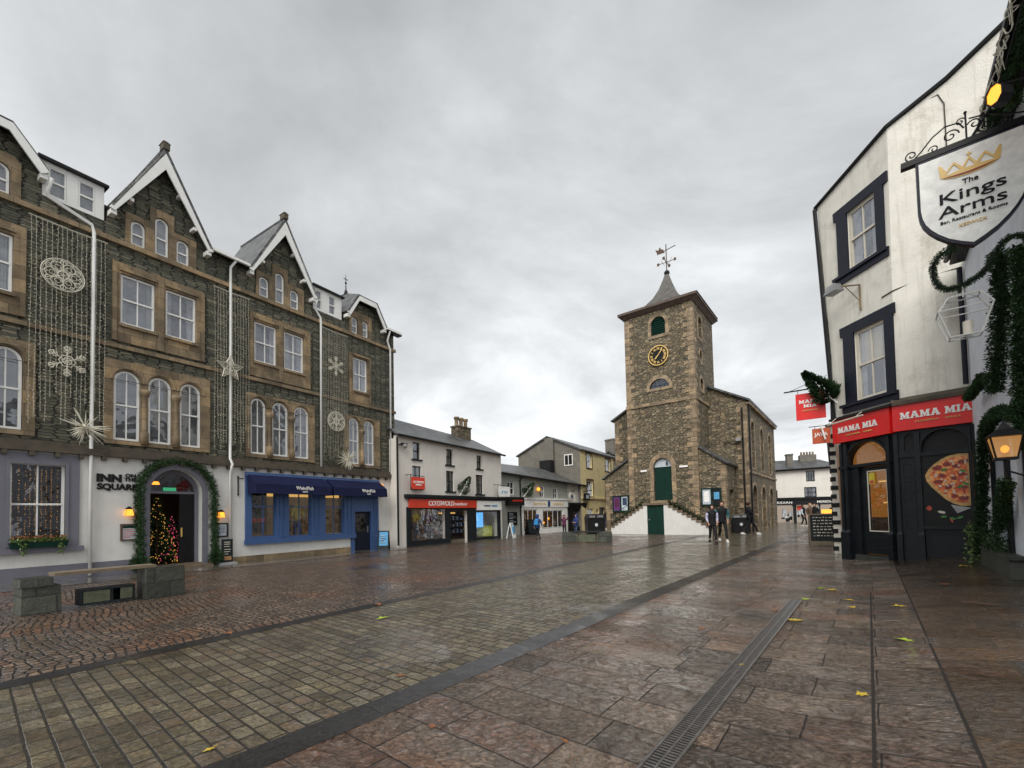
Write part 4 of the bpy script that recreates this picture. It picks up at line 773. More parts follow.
def wall_tree(lb, loc, d, L, R, n=420, seed=2):
    random.seed(seed); t = thing('christmas_tree', lb, 'christmas tree', loc, 0, None); d = Vector(d).normalized(); u = d.cross(Vector((.2, .3, 1))).normalized(); v = d.cross(u); m = Mb()
    for _ in range(n):
        s_ = rnd() ** .8; a = ru(0, 6.283); r = R * (1 - s_ * .93) * ru(.3, 1.1) * (.35 + .65 * min(1, s_ * 6)); o = u * math.cos(a) + v * math.sin(a); m.sprig(d * (L * (.12 + .88 * s_)) + o * r, o + d * .5, (L * .1 + .05) * (1.1 - s_ * .7), .022)
    m.make('foliage', 'fir', t); Mb().tube([(0, 0, 0), d * L * .95], [.035, .01], 6).make('trunk', 'white', t); return t
wall_tree('small Christmas tree leaning out from the white building above its red fascia', on(B, 4.5, -.1, 2.62), (*(Vector(on(B, 5.0, -.6, 3.9)) - Vector(on(B, 4.5, -.1, 2.62))),), 1.25, .42, 900, 2)
# ================================================================ sage building
CO = (-.91686, 29.8905); CD = (.6482, .76147)
C = frame('sage_shop_building', 'low sage and white shop building with slate roof and cream fascia', 'building', CO, CD); CRZ = C.rotation_euler.z
cu = [(.95, 1.7, 2.88, 3.8), (4.72, 5.3, 2.73, 3.64), (6.48, 7.12, 2.68, 3.52), (9.2, 9.7, 2.5, 3.45)]
Mb().panel([(0, -.1), (8.5, -.1), (8.5, 4.0), (0, 4.38)], [rect(*u) for u in cu[:3]] + [rect(2.5, 4.3, .15, 1.9), rect(4.83, 7.7, .32, 1.8)], 0, .2).make('wall', 'sage_render', C)
Mb().panel([(8.501, -.1), (11.1, -.1), (11.1, 3.88), (8.501, 4.0)], [rect(*cu[3]), rect(8.7, 10.6, .2, 1.7)], 0, .2).make('wall', 'warm_render', C)
Mb().box(0, .2, .201, 6, -.1, 4.2).make('side_wall', 'sage_render', C); Mb().box(10.9, 11.1, .201, 6, -.1, 3.8).make('side_wall', 'sage_render', C)
for u in cu: window(C, *u, y=.06, cols=2, rows=(.5,), fm='white', fw=.06, back='interior', name='sash_window')
Mb().slab([(-.1, -.3, 4.42), (11.2, -.3, 3.88), (11.0, 3.1, 5.5), (-.1, 3.1, 5.55)], .1).slab([(-.1, 6.3, 4.3), (11.2, 6.3, 3.9), (11.0, 3.1, 5.5), (-.1, 3.1, 5.55)], .1).make('roof', 'slates', C)
Mb().tube([(-.1, -.36, 4.34), (11.2, -.36, 3.82)], .07, 6).make('gutter', 'black', C)
Mb().tube([(2.25, -.36, 4.2), (2.25, -.1, 4.0), (2.25, -.1, .0)], .05, 6).make('downpipe', 'black', C)
SF = Mb().panel(rect(2.36, 8.3, -.02, 2.0), [rect(2.55, 4.25, .2, 1.86), rect(4.88, 7.66, .36, 1.78)], -.08, -.002); SF.box(2.3, 8.4, -.2, -.002, 2.56, 2.66); SF.make('shopfront', 'white2', C)
fa = Mb().box(2.36, 8.35, -.14, -.002, 2.0, 2.55).make('fascia', 'white2', C); text('BRYSON', .26, 'gold', fa, 4.5, -.15, 2.16, 1.5, .01); text('OF KESWICK', .26, 'gold', fa, 6.9, -.15, 2.16, 1.5, .01); Mb().panel(arch(5.5, 5.8, 2.05, 2.5, .15), [], -.16, -.141).make('emblem', 'jblue', fa)
for a, b, z0, z1, n in ((2.57, 4.23, .22, 1.84, 3), (4.9, 7.64, .38, 1.76, 4)): window(C, a, b, z0, z1, -.06, 0, n, (), fm='white', fw=.06, back=None, name='shop_window')
Mb().box(2.3, 8.4, 1.6, 1.65, 0, 2.5).make('glowing_shop_back_wall', 'glow_shop', C)
pr = Mb(); pr2 = Mb()
for k in range(40): x = ru(2.6, 7.6); z = ru(.35, 1.3); s_ = ru(.06, .2); (pr, pr2)[k % 2].box(x, x + s_, .5, .8, z, z + s_)
pr.make('window_goods', 'terr', C); pr2.make('window_goods', 'cream', C); Mb().box(5.9, 6.4, .4, .5, .7, 1.3).ball((6.15, .4, 1.45), .14).make('lit_display', 'leafb', C); Mb().ball((6.3, .45, 1.1), .12).ball((5.6, .4, .8), .1).make('lamp', 'glow_amber', C)
Mb().box(.25, .9, .15, .19, .05, 2.0).make('alley_door', 'cream', C)
SB = Mb().panel(rect(8.5, 11.0, -.02, 1.78), [rect(8.95, 10.45, .3, 1.66)], -.08, -.002); SB.box(8.4, 11.1, -.3, -.002, 2.2, 2.36).frustum(8.45, 11.05, -.14, -.002, 1.78, 8.4, 11.1, -.28, -.002, 2.199); SB.make('dark_shopfront', 'black', C)
window(C, 8.97, 10.43, .32, 1.64, -.05, 0, 2, (), fm='black', fw=.05, back='interior', name='shop_window', backy=.8)
t = thing('shop_sign', 'black box sign with orange lettering beside the downpipe of the sage building', 'sign', on(C, .58, -.3, 2.12), CRZ); Mb().box(0, 1.6, -.2, .2, 0, .58).make('sign_board', 'black', t); text('SMOKEHOUSE', .17, 'redorange', t, .85, -.21, .26, 1.1, .01); Mb().box(.2, .25, .2, .3, .2, .4).box(1.3, 1.35, .2, .3, .2, .4).make('bracket', 'iron', t)
t = thing('menu_board', 'tall black menu panel on the sage wall left of the cream shopfront', 'menu board', on(C, .88, -.03, .74), CRZ); Mb().box(0, 1.0, -.03, .02, 0, .93).make('panel', 'black', t); m = Mb(); [m.box(.15, ru(.5, .85), -.036, -.031, z, z + .03) for z in (.8, .7, .55, .45, .3, .2)]; m.make('printed_lines', 'poster', t)
t = thing('round_sign', 'round white hanging sign with blue emblem above the dark shopfront', 'hanging sign', on(C, 8.35, -.5, 2.85), CRZ); Mb().panel([(.36 * math.cos(k * .2618), .36 * math.sin(k * .2618)) for k in range(24)], [], -.03, .03).make('sign_board', 'cream', t); Mb().panel([(.13 * math.cos(k * .5236), .17 * math.sin(k * .5236)) for k in range(12)], [], -.045, -.031).make('emblem', 'jblue', t); Mb().tube([(0, 0, .34), (0, 0, .45), (0, .5, .45)], .02, 5).make('bracket', 'iron', t)
t = thing('projecting_sign', 'square black sign with white panel at the right corner of the sage building', 'hanging sign', on(C, 10.35, -.5, 2.55), CRZ); Mb().box(0, .75, -.08, .08, 0, .62).make('sign_board', 'black', t); Mb().box(.16, .58, -.09, -.081, .16, .46).make('white_panel', 'poster', t); Mb().tube([(.37, 0, .62), (.37, 0, .75), (.37, .5, .75)], .02, 5).tube([(-.2, .0, .72), (1.2, 0, .9)], .05, 5).make('bracket', 'black', t)
wall_tree('small Christmas tree leaning out from the sage building beside its downpipe', on(C, 2.6, -.1, 2.75), tuple(Vector(on(C, 3.2, -.6, 3.75)) - Vector(on(C, 2.6, -.1, 2.75))), 1.25, .45, 900, 5)
random.seed(21)
l = thing('security_lamp', 'small amber lamp on the sage wall above the cream fascia', 'wall lamp', on(C, 4.35, -.15, 3.35), CRZ); Mb().ball((0, 0, 0), .14, 10).make('lamp_glass', 'glow_amber', l); Mb().box(-.03, .03, .05, .15, -.03, .03).make('mount', 'iron', l)
# ================================================================ yellow building
DO = (5.9, 37.5); DD = (.55892, .82922)
D = frame('yellow_building', 'tall yellow fronted building with bare grey gable end', 'building', DO, DD); DRZ = D.rotation_euler.z
du = [(1.3, 2.42, 5.48, 6.76), (1.27, 2.55, 2.95, 4.36), (5.65, 6.9, 5.48, 6.65), (5.5, 6.7, 3.0, 4.3), (1.2, 2.45, .4, 1.85), (3.0, 3.6, .9, 1.8), (4.0, 5.0, -.05, 1.85), (7.9, 8.9, 5.48, 6.65)]
Mb().panel(rect(0, 10, -.1, 6.95), [rect(*u) for u in du], 0, .2).make('front_wall', 'yellow_render', D)
for u in du: 
    if u[2] > 0: window(D, *u, y=.1, cols=2, rows=(.5,), fm='white', fw=.09, back='interior', name='sash_window')
    Mb().panel(rect(u[0] - .12, u[1] + .12, u[2] - .12, u[3] + .14), [rect(*u)], -.03, -.002).make('window_trim', 'brown' if u[2] > 2 or u[2] < 0 else 'yellow_render', D)
Mb().box(4.0, 5.0, .1, .14, 0, 1.85).make('door', 'black', D); Mb().box(0, 10, -.1, -.031, 2.72, 2.86).make('string_course', 'yellow_render', D)
g_ = Mb().add([(0, .0, -.1), (0, 6.3, -.1), (0, 6.3, 6.9), (0, 3.15, 8.4), (0, 0, 6.9), (.2, .201, -.1), (.2, 6.3, -.1), (.2, 6.3, 6.85), (.2, 3.15, 8.3), (.2, .201, 6.85)], [(0, 1, 2, 3, 4), (9, 8, 7, 6, 5), (0, 4, 9, 5)]); g_.v = [(x - .004, y, z) for x, y, z in g_.v]; g_.make('gable_wall', 'grey_render', D)
Mb().box(-.05, -.006, .68, 1.5, 5.62, 6.62).make('gable_window', 'white', D); Mb().box(-.055, -.051, .75, 1.06, 5.7, 6.54).box(-.055, -.051, 1.12, 1.43, 5.7, 6.54).make('pane', 'interior', D)
Mb().box(-.28, -.006, 2.45, 3.3, 4.0, 8.2).make('chimney_breast', 'grey_render', D); Mb().box(-1.0, -.285, 2.35, 3.45, 4.6, 6.15).make('lower_chimney', 'black', D)
Mb().slab([(-.15, -.2, 6.95), (10.1, -.2, 6.95), (10.1, 3.15, 8.45), (-.15, 3.15, 8.45)], .12).slab([(-.15, 6.5, 6.95), (10.1, 6.5, 6.95), (10.1, 3.15, 8.45), (-.15, 3.15, 8.45)], .12).make('roof', 'slates', D)
t = thing('projecting_sign', 'small brown sign on the yellow wall near the clock tower', 'sign', on(D, 5.6, -.3, 2.35), DRZ); Mb().box(-.2, 1.0, -.04, .04, 0, .75).make('sign_board', 'brown', t); Mb().tube([(.4, 0, .75), (.4, .3, .85)], .03, 5).make('bracket', 'iron', t)
R_ = frame('distant_house', 'dark house roof with broad chimney behind the yellow building', 'building', (12.9, 47), (.8, .6))
Mb().box(0, 9, 0, 6, -.1, 6.6).make('wall', 'grey_render', R_); Mb().slab([(-.2, -.2, 6.6), (9.2, -.2, 6.6), (9.2, 3, 8.4), (-.2, 3, 8.4)], .1).slab([(-.2, 6.2, 6.6), (9.2, 6.2, 6.6), (9.2, 3, 8.4), (-.2, 3, 8.4)], .1).make('roof', 'slates', R_)
Mb().box(-.0, .9, 2.4, 3.6, 8.0, 9.6).box(-.06, .96, 2.34, 3.66, 9.601, 9.75).make('chimney', 'grey_render', R_)
# ================================================================ clock tower hall
TO = (11.83, 27.79); TD = (.78698, -.61698)
T = frame('clock_tower_hall', 'rubble stone market hall with square clock tower and outside stairs', 'building', TO, TD); TRZ = T.rotation_euler.z
W_ = 4.6; TZ = 15.12
door_o = arch(-2.86, -1.66, 2.22, 5.05, .6)
lou = arch(-2.72, -1.76, 13.35, 14.58, .48)
def semi(x0, x1, z0, z1, n=14): c = (x0 + x1) / 2; h = (x1 - x0) / 2; return [(c + h * math.cos(math.pi * i / n), z0 + (z1 - z0) * math.sin(math.pi * i / n)) for i in range(n + 1)]
lun = semi(-2.95, -1.62, 9.76, 10.36)
Mb().panel(rect(-W_, 0, -.1, TZ), [door_o, lou, lun, rect(-3.03, -1.93, .0, 1.7)], 0, .35).make('tower_front_wall', 'moot', T)
def sidepanel(x, outer, holes, th, name, mat, par=None):
    """wall in the yz plane whose outer face is at x"""
    m = Mb().panel(outer, holes, 0, th); m.v = [(x - y, p, z) for p, y, z in m.v]; return m.make(name, mat, par or T)
slou = arch(1.15, 1.95, 13.0, 14.42, .4); socu = [(1.55 + .3 * math.cos(k * .5236), 11.75 + .42 * math.sin(k * .5236)) for k in range(12)]; swin = arch(1.2, 1.9, 9.5, 10.25, .35)
sidepanel(-.002, rect(.351, W_, -.1, TZ), [slou, socu, swin], .35, 'tower_side_wall', 'moot')
sidepanel(-W_ + .352, rect(.351, W_, -.1, TZ), [], .35, 'tower_side_wall', 'moot'); Mb().box(-W_, 0, W_ + .001, W_ + .3, -.1, TZ).make('tower_back_wall', 'moot', T)
# dressings
def dressing(outer, hole, name='window_surround', y0=-.035): Mb().panel(outer, [hole], y0, .02).make(name, 'quoin', T)
dressing(arch(-2.93, -1.55, 13.15, 14.8, .69), lou); dressing(arch(-3.14, -1.38, 2.0, 5.36, .88), door_o, 'door_surround'); dressing(semi(-3.2, -1.38, 9.58, 10.66), lun)
for o_, h_ in ((arch(.96, 2.13, 12.8, 14.62, .58), slou), ([(1.55 + .46 * math.cos(k * .5236), 11.75 + .6 * math.sin(k * .5236)) for k in range(12)], socu), (arch(1.0, 2.1, 9.3, 10.46, .55), swin)):
    m = Mb().panel(o_, [h_], 0, .055); m.v = [(.035 - y, p, z) for p, y, z in m.v]; m.make('window_surround', 'quoin', T)
Mb().panel(arch(-2.7, -1.78, 13.37, 14.56, .46), [], .12, .15).make('louvre_backing', 'green', T); m = Mb()
for k in range(8): z = 13.4 + k * .14; m.add([(-2.68, .05, z), (-1.8, .05, z), (-1.8, .12, z + .1), (-2.68, .12, z + .1)], [(0, 1, 2, 3)])
m.make('louvres', 'green', T)
m = Mb().panel([(y, z) for y, z in slou], [], .14, .18); m.v = [(-y, p, z) for p, y, z in m.v]; m.make('louvres', 'green', T)
for h_ in (socu, swin): m = Mb().panel(h_, [], .14, .18); m.v = [(-y, p, z) for p, y, z in m.v]; m.make('window', 'interior', T)
Mb().panel(lun, [], .12, .15).make('window', 'interior', T); Mb().panel(lun, [], .08, .085).make('pane', 'glass', T); m = Mb(); [m.box(x, x + .03, .05, .08, 9.78, 10.2 + .1 * (abs(x + 2.28) < .3)) for x in (-2.6, -2.3, -2.0)]; m.box(-2.85, -1.7, .05, .08, 9.95, 9.98).make('glazing_bars', 'jean', T)
# quoins
m = Mb(); mL = Mb(); z = -.05; i = 0
while z < TZ - .35:
    h = ru(.26, .34); a, b = (.62, .34) if i % 2 else (.36, .6)
    m.box(-a, .024, -.024, -.001, z, z + h - .02).box(.001, .024, -.0005, b, z, z + h - .02); mL.box(-W_ - .02, -W_ + (b if z > 5 else .36), -.024, -.001, z, z + h - .02); z += h; i += 1
m.make('quoins', 'quoin', T); mL.make('quoins', 'quoin', T)
Mb().box(-W_ - .05, .06, -.07, -.03, 8.62, 8.84).box(.03, .07, -.0, 3.0, 8.62, 8.84).make('string_course', 'quoin', T)
# cornice, roof and vane
Mb().frustum(-W_ - .05, .05, -.05, W_ + .35, TZ - .12, -W_ - .4, .4, -.42, W_ + .62, TZ + .12).box(-W_ - .46, .46, -.47, W_ + .67, TZ + .121, TZ + .3).make('cornice', 'brown_stone', T) if False else None
M['brown_stone'] = paint('brown_cornice_stone', (.10, .07, .055), .7, .3, 4, .01)
Mb().frustum(-W_ - .05, .05, -.05, W_ + .35, TZ - .12, -W_ - .3, .3, -.32, W_ + .52, TZ + .10).box(-W_ - .35, .35, -.37, W_ + .57, TZ + .101, TZ + .26).make('cornice', 'brown_stone', T)
m = Mb(); cx, cy = -W_ / 2, W_ / 2 + .1; prof = [(2.7, .0), (1.9, .28), (1.25, .72), (.8, 1.3), (.48, 1.95), (.26, 2.6), (.12, 3.1)]
for (r1, z1), (r2, z2) in zip(prof[:-1], prof[1:]): m.frustum(cx - r1, cx + r1, cy - r1, cy + r1, TZ + .27 + z1, cx - r2, cx + r2, cy - r2, cy + r2, TZ + .27 + z2)
M['lead'] = paint('grey_lead_roof', (.095, .088, .08), .5, .35, 3, .015); m.make('spire_roof', 'lead', T)
vz = TZ + 3.35; v = Mb().ball((cx, cy, vz + .14), .2, 12); v.make('finial_ball', 'iron', T, True)
wv = Mb().tube([(cx, cy, vz + .2), (cx, cy, vz + 2.25)], .035, 6); c45 = .7071
for dx, dy in ((1, 0), (-1, 0), (0, 1), (0, -1)):
    wv.tube([(cx, cy, vz + .95), (cx + dx * .55, cy + dy * .55, vz + .95)], .022, 5); wv.tube([(cx + dx * .15, cy + dy * .15, vz + .75), (cx + dx * .4, cy + dy * .4, vz + 1.2)], .012, 4)
    wv.box(cx + dx * .6 - .08, cx + dx * .6 + .08, cy + dy * .6 - .015, cy + dy * .6 + .015, vz + .86, vz + 1.06)
wv.tube([(cx - .75, cy + .3, vz + 1.9), (cx + .75, cy - .3, vz + 1.75)], .03, 5)
wv.panel([(cx - .62, vz + 1.72), (cx - .1, vz + 1.68), (cx - .2, vz + 1.95), (cx - .35, vz + 2.02), (cx - .45, vz + 2.22), (cx - .55, vz + 2.0), (cx - .78, vz + 2.12)], [], cy - .015, cy + .015)
wv.make('weather_vane', 'brown', T)
# clock
clk = Mb().panel([(.66 * math.cos(k * .19635), .66 * math.sin(k * .19635)) for k in range(32)], [], -.06, .0); ck = clk.make('clock_face', 'black', T, loc=(-2.26, -.03, 11.92))
Mb().panel([(.68 * math.cos(k * .19635), .68 * math.sin(k * .19635)) for k in range(32)], [[(.62 * math.cos(k * .19635), .62 * math.sin(k * .19635)) for k in range(32)]], -.09, -.061).make('clock_rim', 'gold', ck)
for k, s_ in enumerate(('XII', 'I', 'II', 'III', 'IIII', 'V', 'VI', 'VII', 'VIII', 'IX', 'X', 'XI')):
    a = math.radians(90 - 30 * k); o = text(s_, .21, 'gold', ck, 0, 0, 0, min(.2, .07 * len(s_) + .02), .03, name='numeral'); ys = [p.co.z for p in o.data.vertices]; mid = (max(ys) + min(ys)) / 2
    for p in o.data.vertices: p.co.z -= mid
    o.location = (.46 * math.cos(a), -.075, .46 * math.sin(a)); o.rotation_euler.y = -(a - math.pi / 2)
for ang, L, wd, nm in ((38, .50, .035, 'minute_hand'), (218 + 6, .34, .045, 'hour_hand')):
    a = math.radians(90 - ang); m = Mb().panel([(-wd / 2, -.08), (wd / 2, -.08), (wd, L * .75), (0, L), (-wd, L * .75)], [], -.11 - L * .02, -.095 - L * .02); o = m.make(nm, 'gold', ck); o.rotation_euler.y = -(a - math.pi / 2)
# main hall
HW, HY0, HY1, EZ = 2.33, 3.0, 15.2, 8.72; HL = -W_ - HW + 0.0; HCX = (HL + HW) / 2; HR = EZ + (HW - HCX) * .54
Mb().panel([(HL, -.1), (HW, -.1), (HW, EZ), (HCX, HR), (HL, EZ)], [], HY0, HY0 + .35).make('hall_front_wall', 'moot', T)
Mb().panel([(HL, -.1), (HW, -.1), (HW, EZ), (HCX, HR), (HL, EZ)], [], HY1 - .35, HY1).make('hall_back_wall', 'moot', T)
uh = [arch(HY0 + c - .62, HY0 + c + .62, 4.35, 7.55, .62) for c in (1.85, 5.5, 9.2)]; lh = [arch(HY0 + c - .85, HY0 + c + .85, -.05, 3.15, .85) for c in (1.85, 5.5, 9.2)]
sidepanel(HW, rect(HY0 + .351, HY1 - .351, -.1, EZ), uh + lh, .35, 'hall_side_wall', 'moot'); sidepanel(HL + .35, rect(HY0 + .351, HY1 - .351, -.1, EZ), [], .35, 'hall_side_wall', 'moot')
for c in (1.85, 5.5, 9.2):
    m = Mb().panel(arch(HY0 + c - .8, HY0 + c + .8, 4.2, 7.75, .8), [arch(HY0 + c - .62, HY0 + c + .62, 4.35, 7.55, .62)], 0, .06); m.v = [(HW + .04 - y, p, z) for p, y, z in m.v]; m.make('window_surround', 'quoin', T)
    m = Mb().panel(arch(HY0 + c - 1.05, HY0 + c + 1.05, -.05, 3.35, 1.05), [arch(HY0 + c - .85, HY0 + c + .85, -.06, 3.15, .85)], 0, .06); m.v = [(HW + .04 - y, p, z) for p, y, z in m.v]; m.make('arch_surround', 'quoin', T)
    m = Mb().panel(arch(HY0 + c - .62, HY0 + c + .62, 4.35, 7.55, .62), [], .2, .23); m.v = [(HW - y, p, z) for p, y, z in m.v]; wd = m.make('window', 'interior', T)
    m = Mb()
    for k in range(1, 4): y_ = HY0 + c - .62 + k * .31; m.box(HW - .19, HW - .15, y_ - .015, y_ + .015, 4.35, 7.2)
    for k in range(1, 8): z_ = 4.35 + k * .38; m.box(HW - .19, HW - .15, HY0 + c - .6, HY0 + c + .6, z_ - .015, z_ + .015)
    m.make('glazing_bars', 'green', wd)
    m = Mb().panel(arch(HY0 + c - .85, HY0 + c + .85, -.05, 3.15, .85), [], .25, .28); m.v = [(HW - y, p, z) for p, y, z in m.v]; m.make('arched_door', 'interior', T)
Mb().box(HW + .001, HW + .08, HY0 - .02, HY1, 3.9, 4.08).make('string_course', 'quoin', T)
m = Mb(); mL = Mb(); z = -.05; i = 0
while z < EZ - .3:
    h = ru(.28, .36); a, b = (.6, .34) if i % 2 else (.36, .58); m.box(HW - a, HW + .024, HY0 - .024, HY0 - .001, z, z + h - .02).box(HW + .001, HW + .024, HY0, HY0 + b, z, z + h - .02); mL.box(HL - .02, HL + a, HY0 - .024, HY0 - .001, z, z + h - .02); z += h; i += 1
m.make('quoins', 'quoin', T); mL.make('quoins', 'quoin', T)
ov = .28
Mb().slab([(HCX, HY0 - .2, HR + .12), (HW + ov, HY0 - .2, EZ - ov * .54 + .12), (HW + ov, HY1 + .2, EZ - ov * .54 + .12), (HCX, HY1 + .2, HR + .12)], .12).slab([(HCX, HY0 - .2, HR + .12), (HL - ov, HY0 - .2, EZ - ov * .54 + .12), (HL - ov, HY1 + .2, EZ - ov * .54 + .12), (HCX, HY1 + .2, HR + .12)], .12).make('hall_roof', 'slates', T)
Mb().box(HW + .01, HW + .22, HY0 - .1, HY1, EZ - .32, EZ - .2).make('eaves_cornice', 'quoin', T)
Mb().tube([(HW - .25, HY0 - .08, EZ - .5), (HW - .25, HY0 - .08, .0)], .06, 6).tube([(HW + .12, HY0 + .25, EZ - .4), (HW + .1, HY0 + .25, 0)], .06, 6).make('downpipe', 'black', T)
# annexes either side of the tower
Mb().panel([(.026, -.1), (1.55, -.1), (1.55, 4.4), (.026, 5.5)], [], .12, .4).make('annex_wall', 'moot', T); sidepanel(1.55, rect(.401, HY0 - .03, -.1, 4.4), [rect(1.15, 2.2, -.05, 2.78)], .3, 'annex_side_wall', 'moot')
Mb().box(1.25, 1.3, 1.12, 2.25, 0, 2.8).make('annex_door', 'interior', T)
Mb().slab([(.03, -.02, 5.62), (1.75, -.02, 4.38), (1.75, HY0 - .03, 4.38), (.03, HY0 - .03, 5.62)], .1).make('annex_roof', 'slates', T)
Mb().panel([(-6.45, -.1), (-W_ - .026, -.1), (-W_ - .026, 5.1), (-6.45, 3.95)], [], .12, .4).make('annex_wall', 'moot', T); sidepanel(-6.15, rect(.401, HY0 - .03, -.1, 3.9), [], .3, 'annex_side_wall', 'moot')
Mb().slab([(-W_ - .03, -.04, 5.25), (-6.72, -.04, 3.92), (-6.72, HY0 - .03, 3.92), (-W_ - .03, HY0 - .03, 5.25)], .1).make('annex_roof', 'slates', T)
m = Mb(); mL = Mb(); z = -.05; i = 0
while z < 4.0:
    h = ru(.26, .34); a = .5 if i % 2 else .3; m.box(1.55 - a, 1.575, .095, .119, z, z + h - .02).box(1.551, 1.575, .12, .12 + (.8 - a), z, z + h - .02)
    if z < 3.5: mL.box(-6.47, -6.45 + a, .095, .119, z, z + h - .02)
    z += h; i += 1
m.make('quoins', 'quoin', T); mL.make('quoins', 'quoin', T)
# door at the head of the stairs
Mb().panel(rect(-2.84, -1.68, 2.24, 4.42), [], .18, .24).make('upper_door', 'green', T); m = Mb(); [m.box(-2.82 + k * .19, -2.80 + k * .19, .165, .179, 2.26, 4.4) for k in range(1, 6)]; m.box(-2.3, -2.24, .15, .179, 3.3, 3.75).box(-2.18, -2.12, .15, .179, 3.3, 3.75); m.make('door_boards', 'green', T)
Mb().panel(semi(-2.84, -1.68, 4.45, 5.04), [], .16, .2).make('fanlight', 'poster', T); text('6', .42, 'black', T, -2.0, .15, 4.52, .16, .02)
# stairs
SO = -1.0
st_l = [(-3.05, 1.87)]; n = 9
def stairprof(x0, x1, z0, z1, n):
    pts = []; 
    for i in range(n): xa = x0 + (x1 - x0) * i / n; xb = x0 + (x1 - x0) * (i + 1) / n; z = z0 + (z1 - z0) * i / n; pts += [(xa, z), (xb, z)]
    return pts
lp = stairprof(-3.3, -5.6, 1.72, .30, n); rp = stairprof(-1.62, .9, 1.72, .30, n)
Mb().panel([(-3.03, -.05), (-3.03, 1.9), (-3.3, 1.9)] + lp + [(-5.6, -.05)], [], SO, SO + .2).make('stair_wall', 'white_render', T)
Mb().panel([(-1.93, -.05), (-1.93, 1.9), (-1.62, 1.9)] + rp + [(.9, -.05)], [], SO, SO + .2).make('stair_wall', 'white_render', T)
m = Mb()
for x0, x1 in ((-3.3, -5.6), (-1.62, .9)):
    for i in range(n):
        xa = x0 + (x1 - x0) * i / n; xb = x0 + (x1 - x0) * (i + 1) / n; z = 1.72 + (.30 - 1.72) * i / n; s_ = 1 if x1 > x0 else -1; m.box(xa - s_ * .02, xb + s_ * .03, SO - .05, -.001, z + .004, z + .13)
m.box(-3.34, -1.58, SO - .06, -.04, 1.905, 2.05); m.make('steps', 'step', T)
Mb().box(-5.5, -3.04, SO + .21, -.03, -.05, .28).box(-1.92, .8, SO + .21, -.03, -.05, .28).make('stair_core', 'moot', T)
dd = Mb().box(-3.02, -1.94, SO + .06, SO + .12, 0, 1.84).make('lower_door', 'green', T); Mb().box(-2.49, -2.47, SO + .05, SO + .059, .02, 1.8).make('door_joint', 'black', dd); Mb().ball((-2.9, SO + .04, .95), .05).make('handle', 'steel', dd)
rl = Mb(); vine = Mb()
for x0, x1 in ((-3.2, -5.6), (-1.7, .9)):
    A0 = (x0, SO + .1, 2.0 + .75); A1 = (x1, SO + .1, .45 + .75); 
    for k in range(9): f = k / 8; x = x0 + (x1 - x0) * f; zb = 1.95 + (.4 - 1.95) * f; rl.tube([(x, SO + .12, zb), (x, SO + .12, zb + .8)], .014, 4)
    rl.tube([(x0, SO + .12, 2.75), (x1, SO + .12, 1.2)], .02, 5)
    for _ in range(700):
        f = rnd(); x = x0 + (x1 - x0) * f; zb = 1.95 + (.4 - 1.95) * f; vine.sprig((x, SO + .12 + ru(-.08, .08), zb + ru(.05, .5) * ru(.4, 1)), (ru(-1, 1), ru(-1, .5), ru(-.4, .6)), .13, .035)
for k in range(11): x = -3.2 + 1.5 * k / 10; rl.tube([(x, SO + .12, 2.05), (x, SO + .12, 2.8)], .012, 4)
rl.tube([(-3.2, SO + .12, 2.8), (-1.7, SO + .12, 2.8)], .02, 5); rl.make('railing', 'green', T)
M['vine'] = paint('dark_vine_leaves', (.035, .05, .025), .7, .4, 9); vv = thing('stair_greenery', 'dark green fir and ivy strung along the tower stair railings', 'greenery', on(T, 0), TRZ); vine.make('foliage', 'vine', vv)
def notice(lb, x0, x1, z0, z1, y, cols):
    t = thing('notice_board', lb, 'notice board', on(T, x0, y, z0), TRZ, 'glazed notice boards on the tower base'); W, H = x1 - x0, z1 - z0; m = Mb().panel(rect(0, W, 0, H), [rect(.06, W / 2 - .03, .06, H - .06), rect(W / 2 + .03, W - .06, .06, H - .06)], -.07, .04).make('frame', 'green', t)
    for i, c in enumerate(cols): a = .07 + i * W / 2; Mb().box(a, a + W / 2 - .1, -.02, .03, .08, H - .08).make('poster', c[0], t); Mb().box(a + .08, a + W / 2 - .2, -.026, -.021, H * c[2], H * c[3]).make('poster_picture', c[1], t)
notice('green notice board with purple and pale posters left of the stairs', -5.92, -4.72, 1.52, 2.66, .06, (('purplep', 'purple', .3, .8), ('poster', 'jean', .4, .85)))
notice('green notice board with white timetable and blue notice right of the stairs', .12, 1.3, 1.78, 2.88, .06, (('poster', 'white2', .2, .8), ('charcoal', 'skyblue', .35, .75)))
t = thing('small_plaque', 'small white name plate beside the tower door on its left', 'plaque', on(T, -3.75, -.03, 4.2), TRZ); Mb().box(0, .42, -.02, .0, 0, .12).make('plate', 'white2', t)
t = thing('small_plaque', 'small white name plate beside the tower door on its right', 'plaque', on(T, -1.05, -.03, 4.3), TRZ); Mb().box(-.1, .42, -.02, .0, 0, .12).make('plate', 'white2', t)
t = thing('floodlight', 'black floodlight on a bar on the hall front above the right annex roof', 'floodlight', on(T, 1.4, 2.95, 6.0), TRZ); Mb().tube([(-.5, 0, -.1), (.35, -.2, .05)], .03, 5).make('arm', 'black', t); Mb().box(.3, .6, -.3, -.1, .0, .2).make('lamp_head', 'steel', t)
M['glow_farshop'] = glow('glowing_far_shop_wall', (.9, .75, .6), .22)  # for a back wall that glows instead of being lit by lamps
